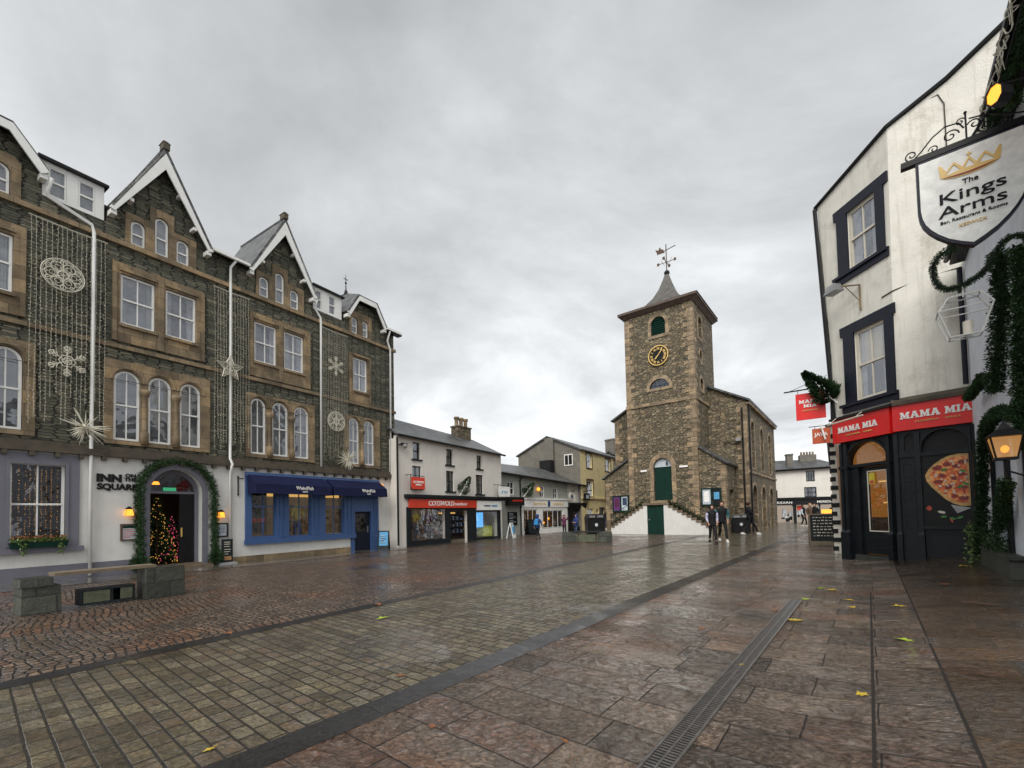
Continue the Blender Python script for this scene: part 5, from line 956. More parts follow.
# ================================================================ far street buildings
FO = (27.135, 46.106); FD = (.9439, -.3303)
Fb = frame('far_white_building', 'white two-storey building with slate roof and dark shopfronts across the far street', 'building', FO, FD)
fu = [(3.24, 4.0, 4.2, 5.3), (3.03, 4.1, 2.6, 3.62), (-.1, .62, 2.6, 3.4)]
Mb().panel([(-5, -.1), (6.2, -.1), (6.2, 5.66), (-5, 5.3)], [rect(*u) for u in fu] + [rect(.5, 1.9, 0, 1.8), rect(2.3, 4.2, 0, 1.8), rect(4.4, 5.8, .3, 1.8)], 0, .2).make('wall', 'warm_render', Fb)
for u in fu: window(Fb, *u, y=.05, cols=3, rows=(.5,), fm='charcoal', fw=.08, back='curtain', name='window')
Mb().slab([(-5, -.3, 5.35), (6.4, -.3, 5.6), (5.3, 3, 6.7), (-5, 3, 6.9)], .15).slab([(-5, 6, 5.35), (6.4, 6, 5.6), (5.3, 3, 6.7), (-5, 3, 6.9)], .15).slab([(6.4, -.3, 5.6), (6.4, 6, 5.6), (5.3, 3, 6.7)], .1).make('roof', 'slates', Fb); Mb().tube([(-5, -.35, 5.3), (6.4, -.35, 5.58)], .08, 5).make('gutter', 'black', Fb)
Mb().box(1.85, 2.4, 1.0, 1.8, 5.8, 7.1).box(1.8, 2.45, .95, 1.85, 7.101, 7.25).make('chimney', 'grey_render', Fb); cm = Mb().box(3.4, 4.9, 2.4, 3.2, 6.2, 7.2).make('chimney', 'grey_render', Fb); m = Mb(); [m.lathe([(.11, 0), (.09, .35)], (3.6 + k * .27, 2.8, 7.2), 8) for k in range(5)]; m.make('chimney_pots', 'sand', cm)
m = Mb().box(-2, 6.1, -.35, -.002, 2.4, 2.6).box(-2, 6.1, -.2, -.002, 1.85, 2.399); m.box(.35, .5, -.1, -.002, 0, 1.849).box(1.95, 2.25, -.1, -.002, 0, 1.849).box(4.25, 4.35, -.1, -.002, 0, 1.849).box(5.85, 6.1, -.1, -.002, 0, 1.849); m.make('shopfront', 'black', Fb)
text('MERIDIAN', .32, 'white2', Fb, .9, -.21, 1.98, 1.9, .012); text('MERIDIAN', .32, 'white2', Fb, 4.9, -.21, 2.0, 1.7, .012)
Mb().box(.3, 6.0, 1.5, 1.6, 0, 2).make('glowing_shop_back_wall', 'glow_farshop', Fb); m = Mb(); m2 = Mb(); [(m if k % 2 else m2).box((x := ru(.5, 5.6)), x + ru(.1, .4), .3, .6, (z := ru(0, 1.1)), z + ru(.1, .5)) for k in range(34)]; m.make('window_goods', 'poster', Fb); m2.make('window_goods', 'jblack', Fb)
Mb().box(2.35, 2.9, .2, .25, 1.3, 1.75).make('red_window_sign', 'redorange', Fb); Mb().box(4.5, 5.4, .2, .25, .9, 1.3).make('orange_window_sign', 'glow_amber', Fb)
# narrow neighbour beyond the pizza shop
N_ = frame('neighbour_building', 'white building with black quoins just beyond the pizza shop', 'building', (10.62 + .589 * 16, 14.6 + .808 * 16), (-.589, -.808))
NQ = Mb().box(0, 16.35, 0.001, 5, -.1, 4.2).make('wall', 'old_render', N_); m = Mb(); z = .1; i = 0
while z < 4: m.box(16.37, 16.1 - (.15 if i % 2 else 0), -.03, 0, z, z + .14); m.box(16.375, 16.351, .001, .2 if i % 2 else .12, z, z + .14); z += .28; i += 1
m.make('quoins', 'black', N_); Mb().slab([(0, -.1, 4.2), (16.4, -.1, 4.2), (16.4, 2.5, 5.0), (0, 2.5, 5.3)], .1).make('roof', 'slates', N_)
m = Mb(); [m.box(x, x + 1.2, -.03, .0, .6, 1.9) for x in (1, 4, 7, 10)]; m.make('shop_windows', 'interior', N_)
# ================================================================ pizza corner shop
PO, PD = (9.55, 12.7), (.09458, -.99552); QO, QD = (9.7013, 11.1072), (.60902, -.79316)
P = frame('pizza_shop_building', 'old cream corner building over a charcoal pizza shopfront with red fascia', 'building', PO, PD); PRZ = P.rotation_euler.z
bpy.context.view_layer.update()
QM = Matrix.Translation((*QO, 0)) @ Matrix.Rotation(math.atan2(QD[1], QD[0]), 4, 'Z'); REL = P.matrix_world.inverted() @ QM; QRZ = math.atan2(QD[1], QD[0])
def q2(o): o.matrix_basis = REL @ o.matrix_basis; return o
def tow(p): return P.matrix_world.inverted() @ Vector(p)
K0 = (10.55, 10.0); KD = (-.643, -.766)
win = [(.64, 1.54, 4.42, 6.34), (.60, 1.46, 8.12, 9.75)]
Mb().panel([(-.06, 3.95), (1.72, 3.95), (1.86, 11.08), (-.42, 10.64)], [rect(*u) for u in win], 0, .25).make('upper_wall', 'old_render', P)
def qw(u, z, off=0): return tow((QM @ Vector((u, -off, z))))
def pw(u, z): return Vector((u, 0, z))
F1 = [pw(1.72, 3.95), qw(1.45, 3.95), qw(1.45, 6.9), qw(3.6, 6.9), qw(3.6, 12.6), qw(2.35, 12.05), qw(1.31, 11.51), pw(1.86, 11.08)]
m = Mb(); back = [p + (REL.to_3x3() @ Vector((0, .25, 0))) for p in F1]; n = len(F1)
m.add(F1 + back, [(0, 1, 2, 7), (2, 6, 7), (2, 3, 4, 5, 6), (n, n + 7, n + 2, n + 1), (n + 2, n + 7, n + 6), (n + 6, n + 5, n + 4, n + 3, n + 2)] + [(i, i + n, (i + 1) % n + n, (i + 1) % n) for i in range(n)])
m.make('upper_wall', 'old_render', P)
# closing walls and roof behind, sloping with the gable
m = Mb(); far = [tow((14.5, 17.5, 10.6)), tow((17, 13, 12.9)), tow((13.5, 7.6, 12.6))]
m.add([pw(-.5, 10.66), pw(1.9, 11.12), qw(1.31, 11.56), qw(2.35, 12.1), qw(3.7, 12.7), tow((16.5, 14.5, 12.4)), tow((15.5, 17.5, 10.2))], [(0, 1, 2, 3, 4, 5, 6)]); m.make('roof', 'slates', P)
Mb().add([pw(-.06, -.2), tow((15, 17, -.2)), tow((15, 17, 10.2)), pw(-.42, 10.6)], [(0, 1, 2, 3)]).make('side_wall', 'old_render', P)
Mb().tube([pw(-.47, 10.66) + Vector((0, -.05, 0)), pw(1.88, 11.12) + Vector((0, -.05, 0)), qw(1.31, 11.57, .05), qw(2.35, 12.12, .05), qw(3.7, 12.75, .05)], .045, 6).make('verge', 'black', P)
Mb().tube([(-.46, -.06, 10.6), (-.28, -.07, 7.5), (-.1, -.07, 4.1)], .055, 8).make('downpipe', 'black', P)
Mb().tube([(-.52, .25, 10.55), (-.36, .2, 8.2), (-.30, .1, 7.9), (-.3, .05, 4.1)], .04, 6).make('downpipe', 'iron', P)
for i, (a, b, c, d) in enumerate(win):
    w_ = .34 if i == 0 else .34; ol = [(a - w_ - .12, c - .26), (b + (.28 if i == 0 else .3), c - .26), (b + (.28 if i == 0 else .3), c - .02), (b + .22, c - .02), (b + .24, d), (b + (.30 if i == 0 else .36), d), (b + (.30 if i == 0 else .36), d + .27), (a - w_ - .1, d + .27), (a - w_ - .08, d), (a - w_, d), (a - w_, c - .02), (a - w_ - .12, c - .02)]
    Mb().panel(ol, [rect(a, b, c, d)], -.05, -.002).box(a - .5, b + .28, -.11, -.052, c - .1, c - .02).make('window_surround', 'navy_paint', P)
    window(P, a + .01, b - .01, c + .01, d - .01, .03, 0, 2, (.5,), fm='cream', fw=.07, bar=.035, back='curtain', name='sash_window', backy=.12)
Mb().box(.72, 1.46, .12, .125, 5.35, 6.26).make('roller_blind', 'blind', P)
# crack / lead line on the render and old cable
Mb().tube([pw(1.5, 6.9) + Vector((0, -.012, 0)), pw(1.78, 6.92) + Vector((0, -.012, 0)), qw(.7, 7.02, .02), qw(1.35, 7.0, .012)], .018, 4).make('cable', 'coping', P)
Mb().tube([qw(1.25, 8.0, .03), qw(1.25, 11.0, .03), qw(1.15, 11.3, .03), qw(.9, 11.3, .03)], .012, 4).make('cable', 'coping', P)
GL = {'M': ([(0, 0), (.38, 0), (.38, .17), (.3, .17), (.3, .6), (.5, .05), (.62, .05), (.82, .6), (.82, .17), (.74, .17), (.74, 0), (1.2, 0), (1.2, .17), (1.1, .17), (1.1, .83), (1.2, .83), (1.2, 1), (.82, 1), (.6, .45), (.38, 1), (0, 1), (0, .83), (.1, .83), (.1, .17), (0, .17)], None, 1.27),
      'A': ([(0, 0), (.4, 0), (.4, .17), (.33, .17), (.37, .28), (.66, .28), (.7, .17), (.62, .17), (.62, 0), (1.1, 0), (1.1, .17), (1.0, .17), (.74, .83), (.74, 1), (.3, 1), (.3, .83), (.34, .83), (.08, .17), (0, .17)], [(.43, .43), (.6, .43), (.52, .7)], 1.15),
      'I': ([(0, 0), (.46, 0), (.46, .17), (.36, .17), (.36, .83), (.46, .83), (.46, 1), (0, 1), (0, .83), (.1, .83), (.1, .17), (0, .17)], None, .53), ' ': (None, None, .45)}
def slab_text(s, h, mat, par, cx, y, z, w):
    tot = sum(GL[c][2] for c in s) - .07; k = w / tot; x = cx - w / 2; m = Mb()
    for c in s:
        g, ho, ad = GL[c]
        if g: m.panel([(x + a * k, z + b * h) for a, b in g], [[(x + a * k, z + b * h) for a, b in ho]] if ho else [], y - .012, y)
        x += ad * k
    return m.make('lettering', mat, par)
# shopfront
sh_ = Mb().panel([(0, -.15), (1.6, -.15), (1.6, 3.95), (0, 3.95)], [rect(.55, 1.40, .2, 2.58), arch(.2, 1.44, 2.68, 3.26, .56)], 0, .18).make('shopfront_wall', 'charcoal', P)
q2(Mb().panel([(0.0, -.15), (1.42, -.15), (1.42, 3.95), (0.0, 3.95)], [arch(.52, 1.33, 2.80, 3.30, .38), arch(.20, .42, 2.86, 3.27, .11)], 0, .18).make('shopfront_wall', 'charcoal', P))
m = Mb()
for x, w2 in ((.02, .09), (.16, .11), (1.44, .10)): m.box(x, x + w2, -.075, -.001, .85, 3.3).box(x - .02, x + w2 + .02, -.12, -.001, -.15, .78).frustum(x - .02, x + w2 + .02, -.12, -.001, .781, x + .01, x + w2 - .01, -.07, -.001, .86).box(x - .02, x + w2 + .02, -.10, -.076, 2.56, 2.66)
m.panel(arch(.14, 1.50, 2.66, 3.33, .64), [arch(.2, 1.44, 2.65, 3.27, .57)], -.04, -.001).box(.0, 1.6, -.05, -.0015, 2.6, 2.668); m.make('pilasters', 'charcoal', P)
m = Mb()
for x, w2 in ((.005, .085), (.40, .10), (1.335, .085)): m.box(x, x + w2, -.075, -.001, .85, 3.3).box(x - .01, x + w2 + .01, -.12, -.001, -.15, .78).frustum(x - .01, x + w2 + .01, -.12, -.001, .781, x + .01, x + w2 - .01, -.07, -.001, .86)
m.panel(arch(.49, 1.36, 2.76, 3.34, .42), [arch(.52, 1.33, 2.75, 3.30, .38)], -.045, -.001).box(0, 1.42, -.06, -.0015, 2.70, 2.77).box(.5, 1.4, -.13, -.001, .93, 1.0)
m.panel(rect(.52, 1.32, .25, .88), [rect(.58, 1.26, .31, .82)], -.02, -.001)
for k in range(4): m.panel(rect(.13, .38, .95 + k * .42, 1.3 + k * .42), [rect(.17, .34, .99 + k * .42, 1.26 + k * .42)], -.018, -.001)
q2(m.make('pilasters', 'charcoal', P))
q2(Mb().panel(arch(.52, 1.33, 2.80, 3.30, .38), [], .1, .12).panel(arch(.20, .42, 2.86, 3.27, .11), [], .05, .07).make('painted_dark_fanlight', 'black', P))  # no glass here; the fanlight's darkness is put in as black paint
dr = Mb().panel(rect(.56, 1.39, .22, 2.57), [rect(.78, 1.31, .85, 2.44)], .06, .11).box(.80, 1.3, .045, .059, .36, .46).box(.80, 1.3, .045, .059, .58, .70).make('door', 'charcoal', P)
m = Mb().panel(rect(.755, 1.335, .825, 2.465), [rect(.785, 1.305, .855, 2.435)], .048, .059); m.make('door_bead', 'cream', dr); Mb().box(.78, 1.31, .08, .086, .85, 2.44).make('pane', 'glass', dr)
Mb().box(.82, .98, .04, .047, 2.1, 2.4).make('sticker', 'yellow', dr); Mb().box(.84, .96, .035, .0395, 2.12, 2.2).make('sticker', 'menured', dr)
Mb().panel(arch(.2, 1.44, 2.68, 3.26, .56), [], .08, .085).make('fanlight_pane', 'glass', P)
M['glow_dim'] = glow('glowing_amber_wall', (1, .38, .05), .11); Mb().box(-.32, 1.55, .5, .54, 0, 3.4).make('glowing_back_wall', 'glow_dim', P)  # wall and shelves glow themselves to imitate the amber-lit interior
Mb().ball((1.15, .34, 3.0), .11, 10).make('ceiling_lamp', 'glow_win', P); Mb().box(.8, 1.2, .46, .499, 1.58, 1.62).make('glowing_shelf', 'glow_win', P); Mb().box(.7, 1.1, .44, .499, 2.16, 2.2).make('glowing_shelf', 'glow_win', P); Mb().box(.0, 1.3, .36, .499, .2, 1.2).make('counter', 'brown', P)
Mb().box(.5, 1.46, -.16, .18, -.1, .19).make('doorstep', 'block', P)
f1 = Mb().box(-.10, 1.655, -.14, -.001, 3.34, 4.0).make('fascia', 'red', P); slab_text('MAMA MIA', .16, 'white2', f1, .72, -.145, 3.61, 1.22)
for i in range(2): pass
text('PIZZERIA   GRILL', .05, 'gold', f1, .78, -.15, 3.50, .8, .01)
f2 = q2(Mb().box(.03, 1.47, -.145, -.001, 3.36, 4.0).make('fascia', 'red', P)); slab_text('MAMA MIA', .165, 'white2', f2, .80, -.15, 3.64, 1.24); text('PIZZERIA   GRILL', .05, 'gold', f2, .85, -.155, 3.53, .8, .01)
Mb().box(-.15, 1.74, -.2, -.001, 4.001, 4.07).make('cornice', 'black', P); q2(Mb().box(-.0, 1.5, -.2, -.001, 4.001, 4.09).frustum(.0, 1.5, -.2, -.001, 4.091, .02, 1.5, -.05, -.001, 4.2).make('cornice', 'coping', P))
lt = thing('sign_lamp', 'thin white trough light on two arms over the left red fascia', 'sign light', on(P, 0, 0), PRZ); Mb().tube([(.05, -.42, 3.86), (1.2, -.42, 3.9)], .022, 6).make('tube_light', 'cream', lt); Mb().tube([(.12, -.2, 4.05), (.12, -.42, 3.87)], .01, 4).tube([(.95, -.2, 4.05), (.95, -.42, 3.89)], .01, 4).make('arm', 'cream', lt)
# poster with pizza
po = thing('pizza_poster', 'dark window poster of a large pizza with tomatoes and basil', 'poster', on(P, 0, 0, 0), 0); po.matrix_basis = QM
Mb().box(.53, 1.32, -.012, -.0015, 1.04, 2.69).make('poster_sheet', 'black', po)
out_ = [(1.31, 2.68), (1.15, 2.69), (1.0, 2.66), (.85, 2.58), (.72, 2.47), (.62, 2.35), (.56, 2.22), (.58, 2.08), (.66, 1.94), (.78, 1.78), (.9, 1.63), (1.02, 1.53), (1.16, 1.47), (1.31, 1.47)]
Mb().panel(out_, [], -.022, -.0125).make('pizza_crust', 'crust', po); c_ = (1.12, 2.1); Mb().panel([(min(1.31, c_[0] + (x - c_[0]) * .86), c_[1] + (z - c_[1]) * .88) for x, z in out_], [], -.028, -.0225).make('pizza_topping', 'pizza', po)
def blob(m, cx, cz, rx, rz_, y, a=0, n=12, rough=.2):
    pts = []
    for k in range(n): t_ = 6.2832 * k / n; r = 1 + ru(-rough, rough); x, z = rx * r * math.cos(t_), rz_ * r * math.sin(t_); pts.append((cx + x * math.cos(a) - z * math.sin(a), cz + x * math.sin(a) + z * math.cos(a)))
    m.panel(pts, [], y - .005, y)
random.seed(5); m = Mb(); [blob(m, x, z, ru(.05, .09), ru(.04, .07), -.0285) for x, z in ((.78, 2.38), (.95, 2.45), (.85, 2.2), (1.1, 2.4), (1.2, 2.2), (.95, 1.92), (1.05, 2.12), (1.22, 1.9), (.78, 2.05), (1.22, 2.5), (1.05, 1.7), (1.2, 1.65))]; m.make('salami', 'pepper', po)
m = Mb(); [blob(m, x, z, .06, .03, -.034, a, 8, .1) for x, z, a in ((.9, 2.33, .3), (1.2, 2.28, -.2), (1.15, 1.92, .5), (1.24, 1.98, -.4), (.85, 1.22, .1), (1.0, 1.18, -.3), (1.12, 1.2, .4))]; m.make('basil_leaf', 'basil', po)
m = Mb(); [blob(m, x, z, ru(.015, .04), ru(.015, .03), -.0345, ru(0, 3), 7) for x, z in [(ru(.68, 1.28), ru(1.7, 2.55)) for _ in range(26)]]; m.make('cheese', 'cream', po)
m = Mb(); blob(m, .6, 1.42, .05, .06, -.0135); m.make('tomato', 'menured', po); m = Mb(); blob(m, .98, 1.13, .02, .06, -.0345, .4); m.make('chilli', 'menured', po); m = Mb(); m.panel([(.98, 1.5), (1.31, 1.42), (1.08, 1.3)], [], -.0215, -.0126); m.make('pizza_slice_shadow', 'steel', po); m = Mb(); blob(m, .82, 1.33, .07, .03, -.0135, -.3); m.make('garlic', 'cream', po)
# signs hanging over the side street
GO = (9.45 - .787 * 1.2, 12.8 + .617 * 1.2); GDir = (.787, -.617)
t = frame('hanging_sign', 'red square pizza shop sign hanging from a bar behind the little fir tree', 'hanging sign', GO, GDir)
Mb().box(.30, 1.04, -.02, .02, 4.16, 4.96).make('sign_board', 'red', t); Mb().tube([(0, 0, 5.08), (1.25, 0, 5.08)], .02, 6).tube([(.36, 0, 4.96), (.36, 0, 5.08)], .01, 4).tube([(.98, 0, 4.96), (.98, 0, 5.08)], .01, 4).tube([(.15, 0, 5.09), (1.1, .0, 5.4)], .008, 4).make('bracket', 'iron', t)
slab_text('MAMA', .10, 'white2', t, .66, -.022, 4.66, .56); slab_text('MIA', .09, 'white2', t, .66, -.022, 4.53, .33); text('PIZZERIA', .05, 'gold', t, .66, -.025, 4.42, .4, .01)
t = frame('hanging_sign', 'small orange-red sign hanging below the red pizza sign', 'hanging sign', GO, GDir); Mb().box(.68, 1.12, -.02, .02, 3.40, 3.85).make('sign_board', 'orange', t); Mb().tube([(.6, 0, 3.92), (1.25, 0, 3.92)], .012, 5).tube([(.75, 0, 3.85), (.75, 0, 3.92)], .008, 4).make('bracket', 'iron', t); text('JAVA', .15, 'white2', t, .9, -.025, 3.62, .34, .02); Mb().tube([(.9, -.1, 3.95), (1.0, -.1, 3.5)], .025, 6).make('tube_lamp', 'white2', t)
def at_y(x, y, Y): v = ray(x, y); return Vector((v.x * Y / v.y, Y, CZ + v.z * Y / v.y))
TB = at_y(838, 404, 12.75); TV = at_y(804, 373, 13.0) - TB
wall_tree('small bare-stemmed Christmas tree leaning out over the red hanging pizza sign', TB, TV, TV.length * 1.02, .33, 2600, 9)
random.seed(31)
ln = thing('floodlight', 'square floodlight on a rusty arm between the two cream building windows', 'floodlight', on(P, .12, 0), PRZ); Mb().tube([(.78, -.03, 6.85), (.78, -.03, 7.55), (.55, -.35, 7.62)], .025, 6).tube([(.78, -.03, 7.1), (.6, -.28, 7.58)], .012, 4).make('arm', 'sand', ln); Mb().frustum(.2, .6, -.6, -.3, 7.5, .28, .52, -.55, -.35, 7.72).make('lamp_head', 'steel', ln)
# ================================================================ the inn at the right edge
Kb = frame('pub_building', 'pale blue-white pub front at right edge under a dark eave', 'building', K0, KD); KRZ = Kb.rotation_euler.z
Mb().panel(rect(.0, 8.6, -.2, 7.12), [rect(2.35, 3.45, .25, 2.6), rect(4.0, 5.35, 1.3, 2.4), rect(3.3, 4.3, 3.9, 5.4)], 0, .25).make('wall', 'blue_render', Kb)
window(Kb, 4.01, 5.34, 1.31, 2.39, .06, 0, 3, (.6,), back='glow_win', name='lit_window', fm='navy_paint'); window(Kb, 3.31, 4.29, 3.91, 5.39, .06, 0, 2, (.5,), name='sash_window'); Mb().box(2.36, 3.44, .1, .15, .2, 2.6).make('door', 'navy_paint', Kb)
Mb().panel(rect(2.2, 3.6, .1, 2.75), [rect(2.36, 3.44, .09, 2.6)], -.05, -.002).make('door_surround', 'charcoal', Kb); Mb().box(.02, .3, -.05, -.002, 0, 3.3).make('dark_pilaster', 'charcoal', Kb)
Mb().slab([(.35, -.26, 7.13), (8.6, -.26, 7.13), (8.6, 3, 8.7), (.35, 3, 8.7)], .08).make('roof', 'slates', Kb); Mb().tube([(.35, -.30, 7.10), (8.6, -.30, 7.10)], .05, 8).box(.35, 8.6, -.25, -.002, 6.98, 7.04).make('gutter', 'black', Kb)
Mb().box(8.3, 8.6, .251, 6, -.2, 7.1).make('side_wall', 'blue_render', Kb); Mb().tube([(.12, -.07, 6.95), (.12, -.07, 4.25)], .05, 8).make('downpipe', 'navy_paint', Kb)
def kpt(x, y, off): u, z = plane_at(K0, KD, x, y, off); return (u, -off, z)
def gar(lb, pts, rad, dens=3000, ln=.05):
    t = thing('fir_garland', lb, 'garland', on(Kb, 0), KRZ, 'fir garlands on the pub front'); pp = smoothpath(pts, 4); garland_mesh(pp, rad, dens, ln, .009).make('foliage', 'fir', t); Mb().tube(pp, rad * .35, 6).make('core', 'fir', t); return t
gar('thick fir garland column hanging behind the wire lantern', [kpt(998, 252, .2), kpt(1001, 300, .2), kpt(998, 350, .2), kpt(994, 392, .2)], .12)
gar('fir garland strand at the very right edge below the shield sign', [kpt(1019, 245, .2), kpt(1021, 300, .2), kpt(1020, 370, .2), kpt(1022, 450, .2)], .09)
gar('fir garland framing the pub doorway left of the lit lantern', [kpt(980, 556, .15), kpt(982, 500, .15), kpt(983, 450, .15), kpt(988, 425, .15), kpt(1000, 412, .2), kpt(1018, 416, .2)], .10)
gar('short fir garland hanging over the end of the red fascia', [kpt(968, 398, .2), kpt(976, 388, .2), kpt(984, 376, .2)], .08)
gar('dark fir garland tied along the pub gutter with white lights', [(3.4, -.24, 6.88), (4.4, -.22, 6.8), (5.4, -.24, 6.86), (6.4, -.2, 6.8), (7.6, -.22, 6.86)], .06, 1100)
gar('fir garland strand on the pub wall behind the octagonal amber lamp', [kpt(1006, 50, .2), kpt(1011, 80, .2), kpt(1014, 105, .2)], .06)
gar('bushy fir below the lit lantern beside the planter', [kpt(1006, 480, .15), kpt(1003, 505, .15), kpt(1000, 530, .15)], .10)
SW = (6.692, 5.404); SD = (.766, -.643); SO_ = (SW[0] - .766 * 1.23, SW[1] + .643 * 1.23)
t = frame('fir_garland', 'fir garland wound round a curled bracket below the shield sign', 'garland', SO_, SD, 'fir garlands on the pub front'); pp = smoothpath([(.49, 0, 5.01), (.37, 0, 4.975), (.27, 0, 4.87), (.26, 0, 4.70), (.31, 0, 4.52), (.42, 0, 4.45), (.58, 0, 4.48), (.74, 0, 4.58), (.84, 0, 4.77), (.96, 0, 4.93), (1.1, 0, 4.9), (1.2, 0, 4.7)], 4); garland_mesh(pp, .045, 2600, .035, .004).make('foliage', 'fir', t); Mb().tube(pp, .02, 6).make('iron_scroll', 'iron', t)
# tangled white lights on the gutter
t = thing('string_lights', 'tangled white light strings along the dark pub gutter', 'string lights', on(Kb, 0), KRZ); random.seed(8)
for s_ in range(7):
    x = 2.6 + s_ * .75; p = []; 
    for k in range(26): p.append((x + k * .045 + ru(-.09, .09), -.34 + ru(-.07, .05), 6.92 + ru(-.16, .14)))
    Mb().tube(smoothpath(p, 3), .007, 4).make('strand', 'motif', t)
# octagonal amber lamp
u, _, z = kpt(999, 95, .4); t = thing('octagonal_lamp', 'octagonal amber lamp glowing under the pub eave', 'wall lamp', on(Kb, u, -.4, z), KRZ + .8)
Mb().panel([(.085 * math.cos(k * .7854 + .39), .12 * math.sin(k * .7854 + .39)) for k in range(8)], [], -.06, .06).make('lamp_glass', 'glow_amber', t); m = Mb().panel([(.095 * math.cos(k * .7854 + .39), .13 * math.sin(k * .7854 + .39)) for k in range(8)], [[(.08 * math.cos(k * .7854 + .39), .115 * math.sin(k * .7854 + .39)) for k in range(8)]], -.075, .075); m.tube([(0, .05, .15), (0, .4, .25)], .015, 5); m.make('lamp_frame', 'iron', t)
# shield sign
t = frame('shield_sign', 'large white shield pub sign with gold crown on scrolled iron bracket', 'pub sign', SO_, SD)
def shield(s_): 
    cx, cz = .655, 5.72; base = [(.135, 6.33), (.135, 5.62), (.15, 5.5), (.18, 5.40), (.235, 5.30), (.31, 5.20), (.42, 5.09), (.54, 5.01), (.655, 4.945)]; r = [(2 * cx - x, z) for x, z in base[::-1][1:]]
    return [(cx + (x - cx) * s_, cz + (z - cz) * s_) for x, z in base + r]
Mb().panel(shield(1.0), [], -.045, .045).make('shield_edge', 'navy_paint', t); sp_ = Mb().panel(shield(.945), [], -.052, .052).make('shield_face', 'white2', t)
Mb().box(-.02, 1.3, -.05, .05, 6.34, 6.42).make('top_bar', 'black', t)
cr_ = [(.36, 6.16), (.375, 5.99), (.43, 5.955), (.52, 5.93), (.655, 5.92), (.79, 5.93), (.88, 5.955), (.935, 5.99), (.95, 6.16), (.93, 6.16), (.875, 6.055), (.80, 6.155), (.72, 6.05), (.655, 6.165), (.59, 6.05), (.51, 6.155), (.435, 6.055), (.38, 6.16)]
hole = [[(.43, 6.0), (.44, 6.03), (.51, 6.12), (.57, 6.02)], [(.60, 6.02), (.655, 6.12), (.71, 6.02)], [(.74, 6.02), (.80, 6.12), (.87, 6.03), (.88, 6.0)]]
m = Mb().panel(cr_, hole, -.062, -.053); m.box(.648, .662, -.062, -.053, 6.165, 6.22).box(.63, .68, -.0625, -.0535, 6.185, 6.20); m.make('crown', 'gold', sp_); Mb().panel([(.40, 5.975), (.52, 5.945), (.655, 5.935), (.79, 5.945), (.91, 5.975), (.79, 5.965), (.655, 5.957), (.52, 5.965)], [], -.068, -.0625).make('crown_band', 'pepper', sp_)
text('The', .095, 'jblack', sp_, .655, -.055, 5.81, .15, .006); text('Kings', .21, 'jblack', sp_, .66, -.055, 5.62, .62, .004); text('Arms', .21, 'jblack', sp_, .66, -.055, 5.43, .64, .004); text('Bar, Restaurant & Rooms', .06, 'jblack', sp_, .66, -.055, 5.345, .62, .004); text('KESWICK', .06, 'gold', sp_, .655, -.055, 5.24, .26, .006)
sc_ = Mb()
def spiral(cx, cz, r, a0, turns, s_=1, n=26): return [(cx + r * (1 - .82 * k / n) * math.cos(a0 + s_ * turns * 6.2832 * k / n), 0, cz + r * (1 - .82 * k / n) * math.sin(a0 + s_ * turns * 6.2832 * k / n)) for k in range(n + 1)]
sc_.tube(spiral(.10, 6.50, .075, -1.57, 1.3, -1), .009, 5).tube([(.12, 0, 6.43), (.2, 0, 6.5), (.32, 0, 6.64), (.45, 0, 6.72), (.58, 0, 6.70), (.63, 0, 6.6)], .010, 5).tube(spiral(.50, 6.56, .085, 0, 1.3), .009, 5).tube(spiral(.33, 6.47, .055, 3.1, 1.2, -1), .008, 5)
sc_.tube([(.65, 0, 6.42), (.65, 0, 6.78)], .011, 5).ball((.65, 0, 6.80), .02).tube(spiral(.73, 6.60, .07, 2.8, 1.2, -1), .009, 5).tube(spiral(.60, 6.70, .05, .5, 1.2), .008, 5).tube(spiral(.84, 6.52, .085, 3.1, 1.3), .009, 5).tube([(.68, 0, 6.7), (.85, 0, 6.66), (1.0, 0, 6.56), (1.25, 0, 6.46)], .010, 5).tube(spiral(1.02, 6.48, .05, 2.8, 1.1), .008, 5)
sc_.make('iron_scrolls', 'iron', t); Mb().tube([(.7, 0, 6.43), (1.05, 0, 7.0), (1.22, .05, 7.1)], .018, 5).make('stay', 'iron', t)
# white wire lantern
t = frame('wire_lantern', 'large white wire lantern outline with an ivory candle inside', 'lantern decoration', SO_, SD); m = Mb(); M['wirewhite'] = paint('white_wire', (.62, .62, .6), .4, .05)
cx, cy, zc = .53, 0, 4.05; L1 = [(cx + a, cy + b, 4.30) for a, b in ((-.15, -.1), (.15, -.1), (.15, .1), (-.15, .1))]; L2 = [(cx + a * 1.0, cy + b, 4.12) for a, b in ((-.26, -.16), (.26, -.16), (.26, .16), (-.26, .16))]; L3 = [(cx + a, cy + b, 3.76) for a, b in ((-.15, -.1), (.15, -.1), (.15, .1), (-.15, .1))]
for Lp in (L1, L2, L3):
    for i in range(4): m.tube([Lp[i], Lp[(i + 1) % 4]], .009, 5)
for i in range(4): m.tube([L1[i], L2[i], L3[i]], .010, 5)
m.tube([(cx, 0, 4.30), (cx, 0, 4.45)], .008, 4).tube([L1[0], (cx, 0, 4.36), L1[2]], .007, 4).tube([L1[1], (cx, 0, 4.36), L1[3]], .007, 4).tube([L3[0], L3[2]], .008, 4).tube([L3[1], L3[3]], .008, 4); m.make('wire_frame', 'wirewhite', t); Mb().lathe([(.05, 3.775), (.05, 3.96), (.005, 3.975)], (cx + .03, 0, 0), 10).make('candle', 'cream', t)
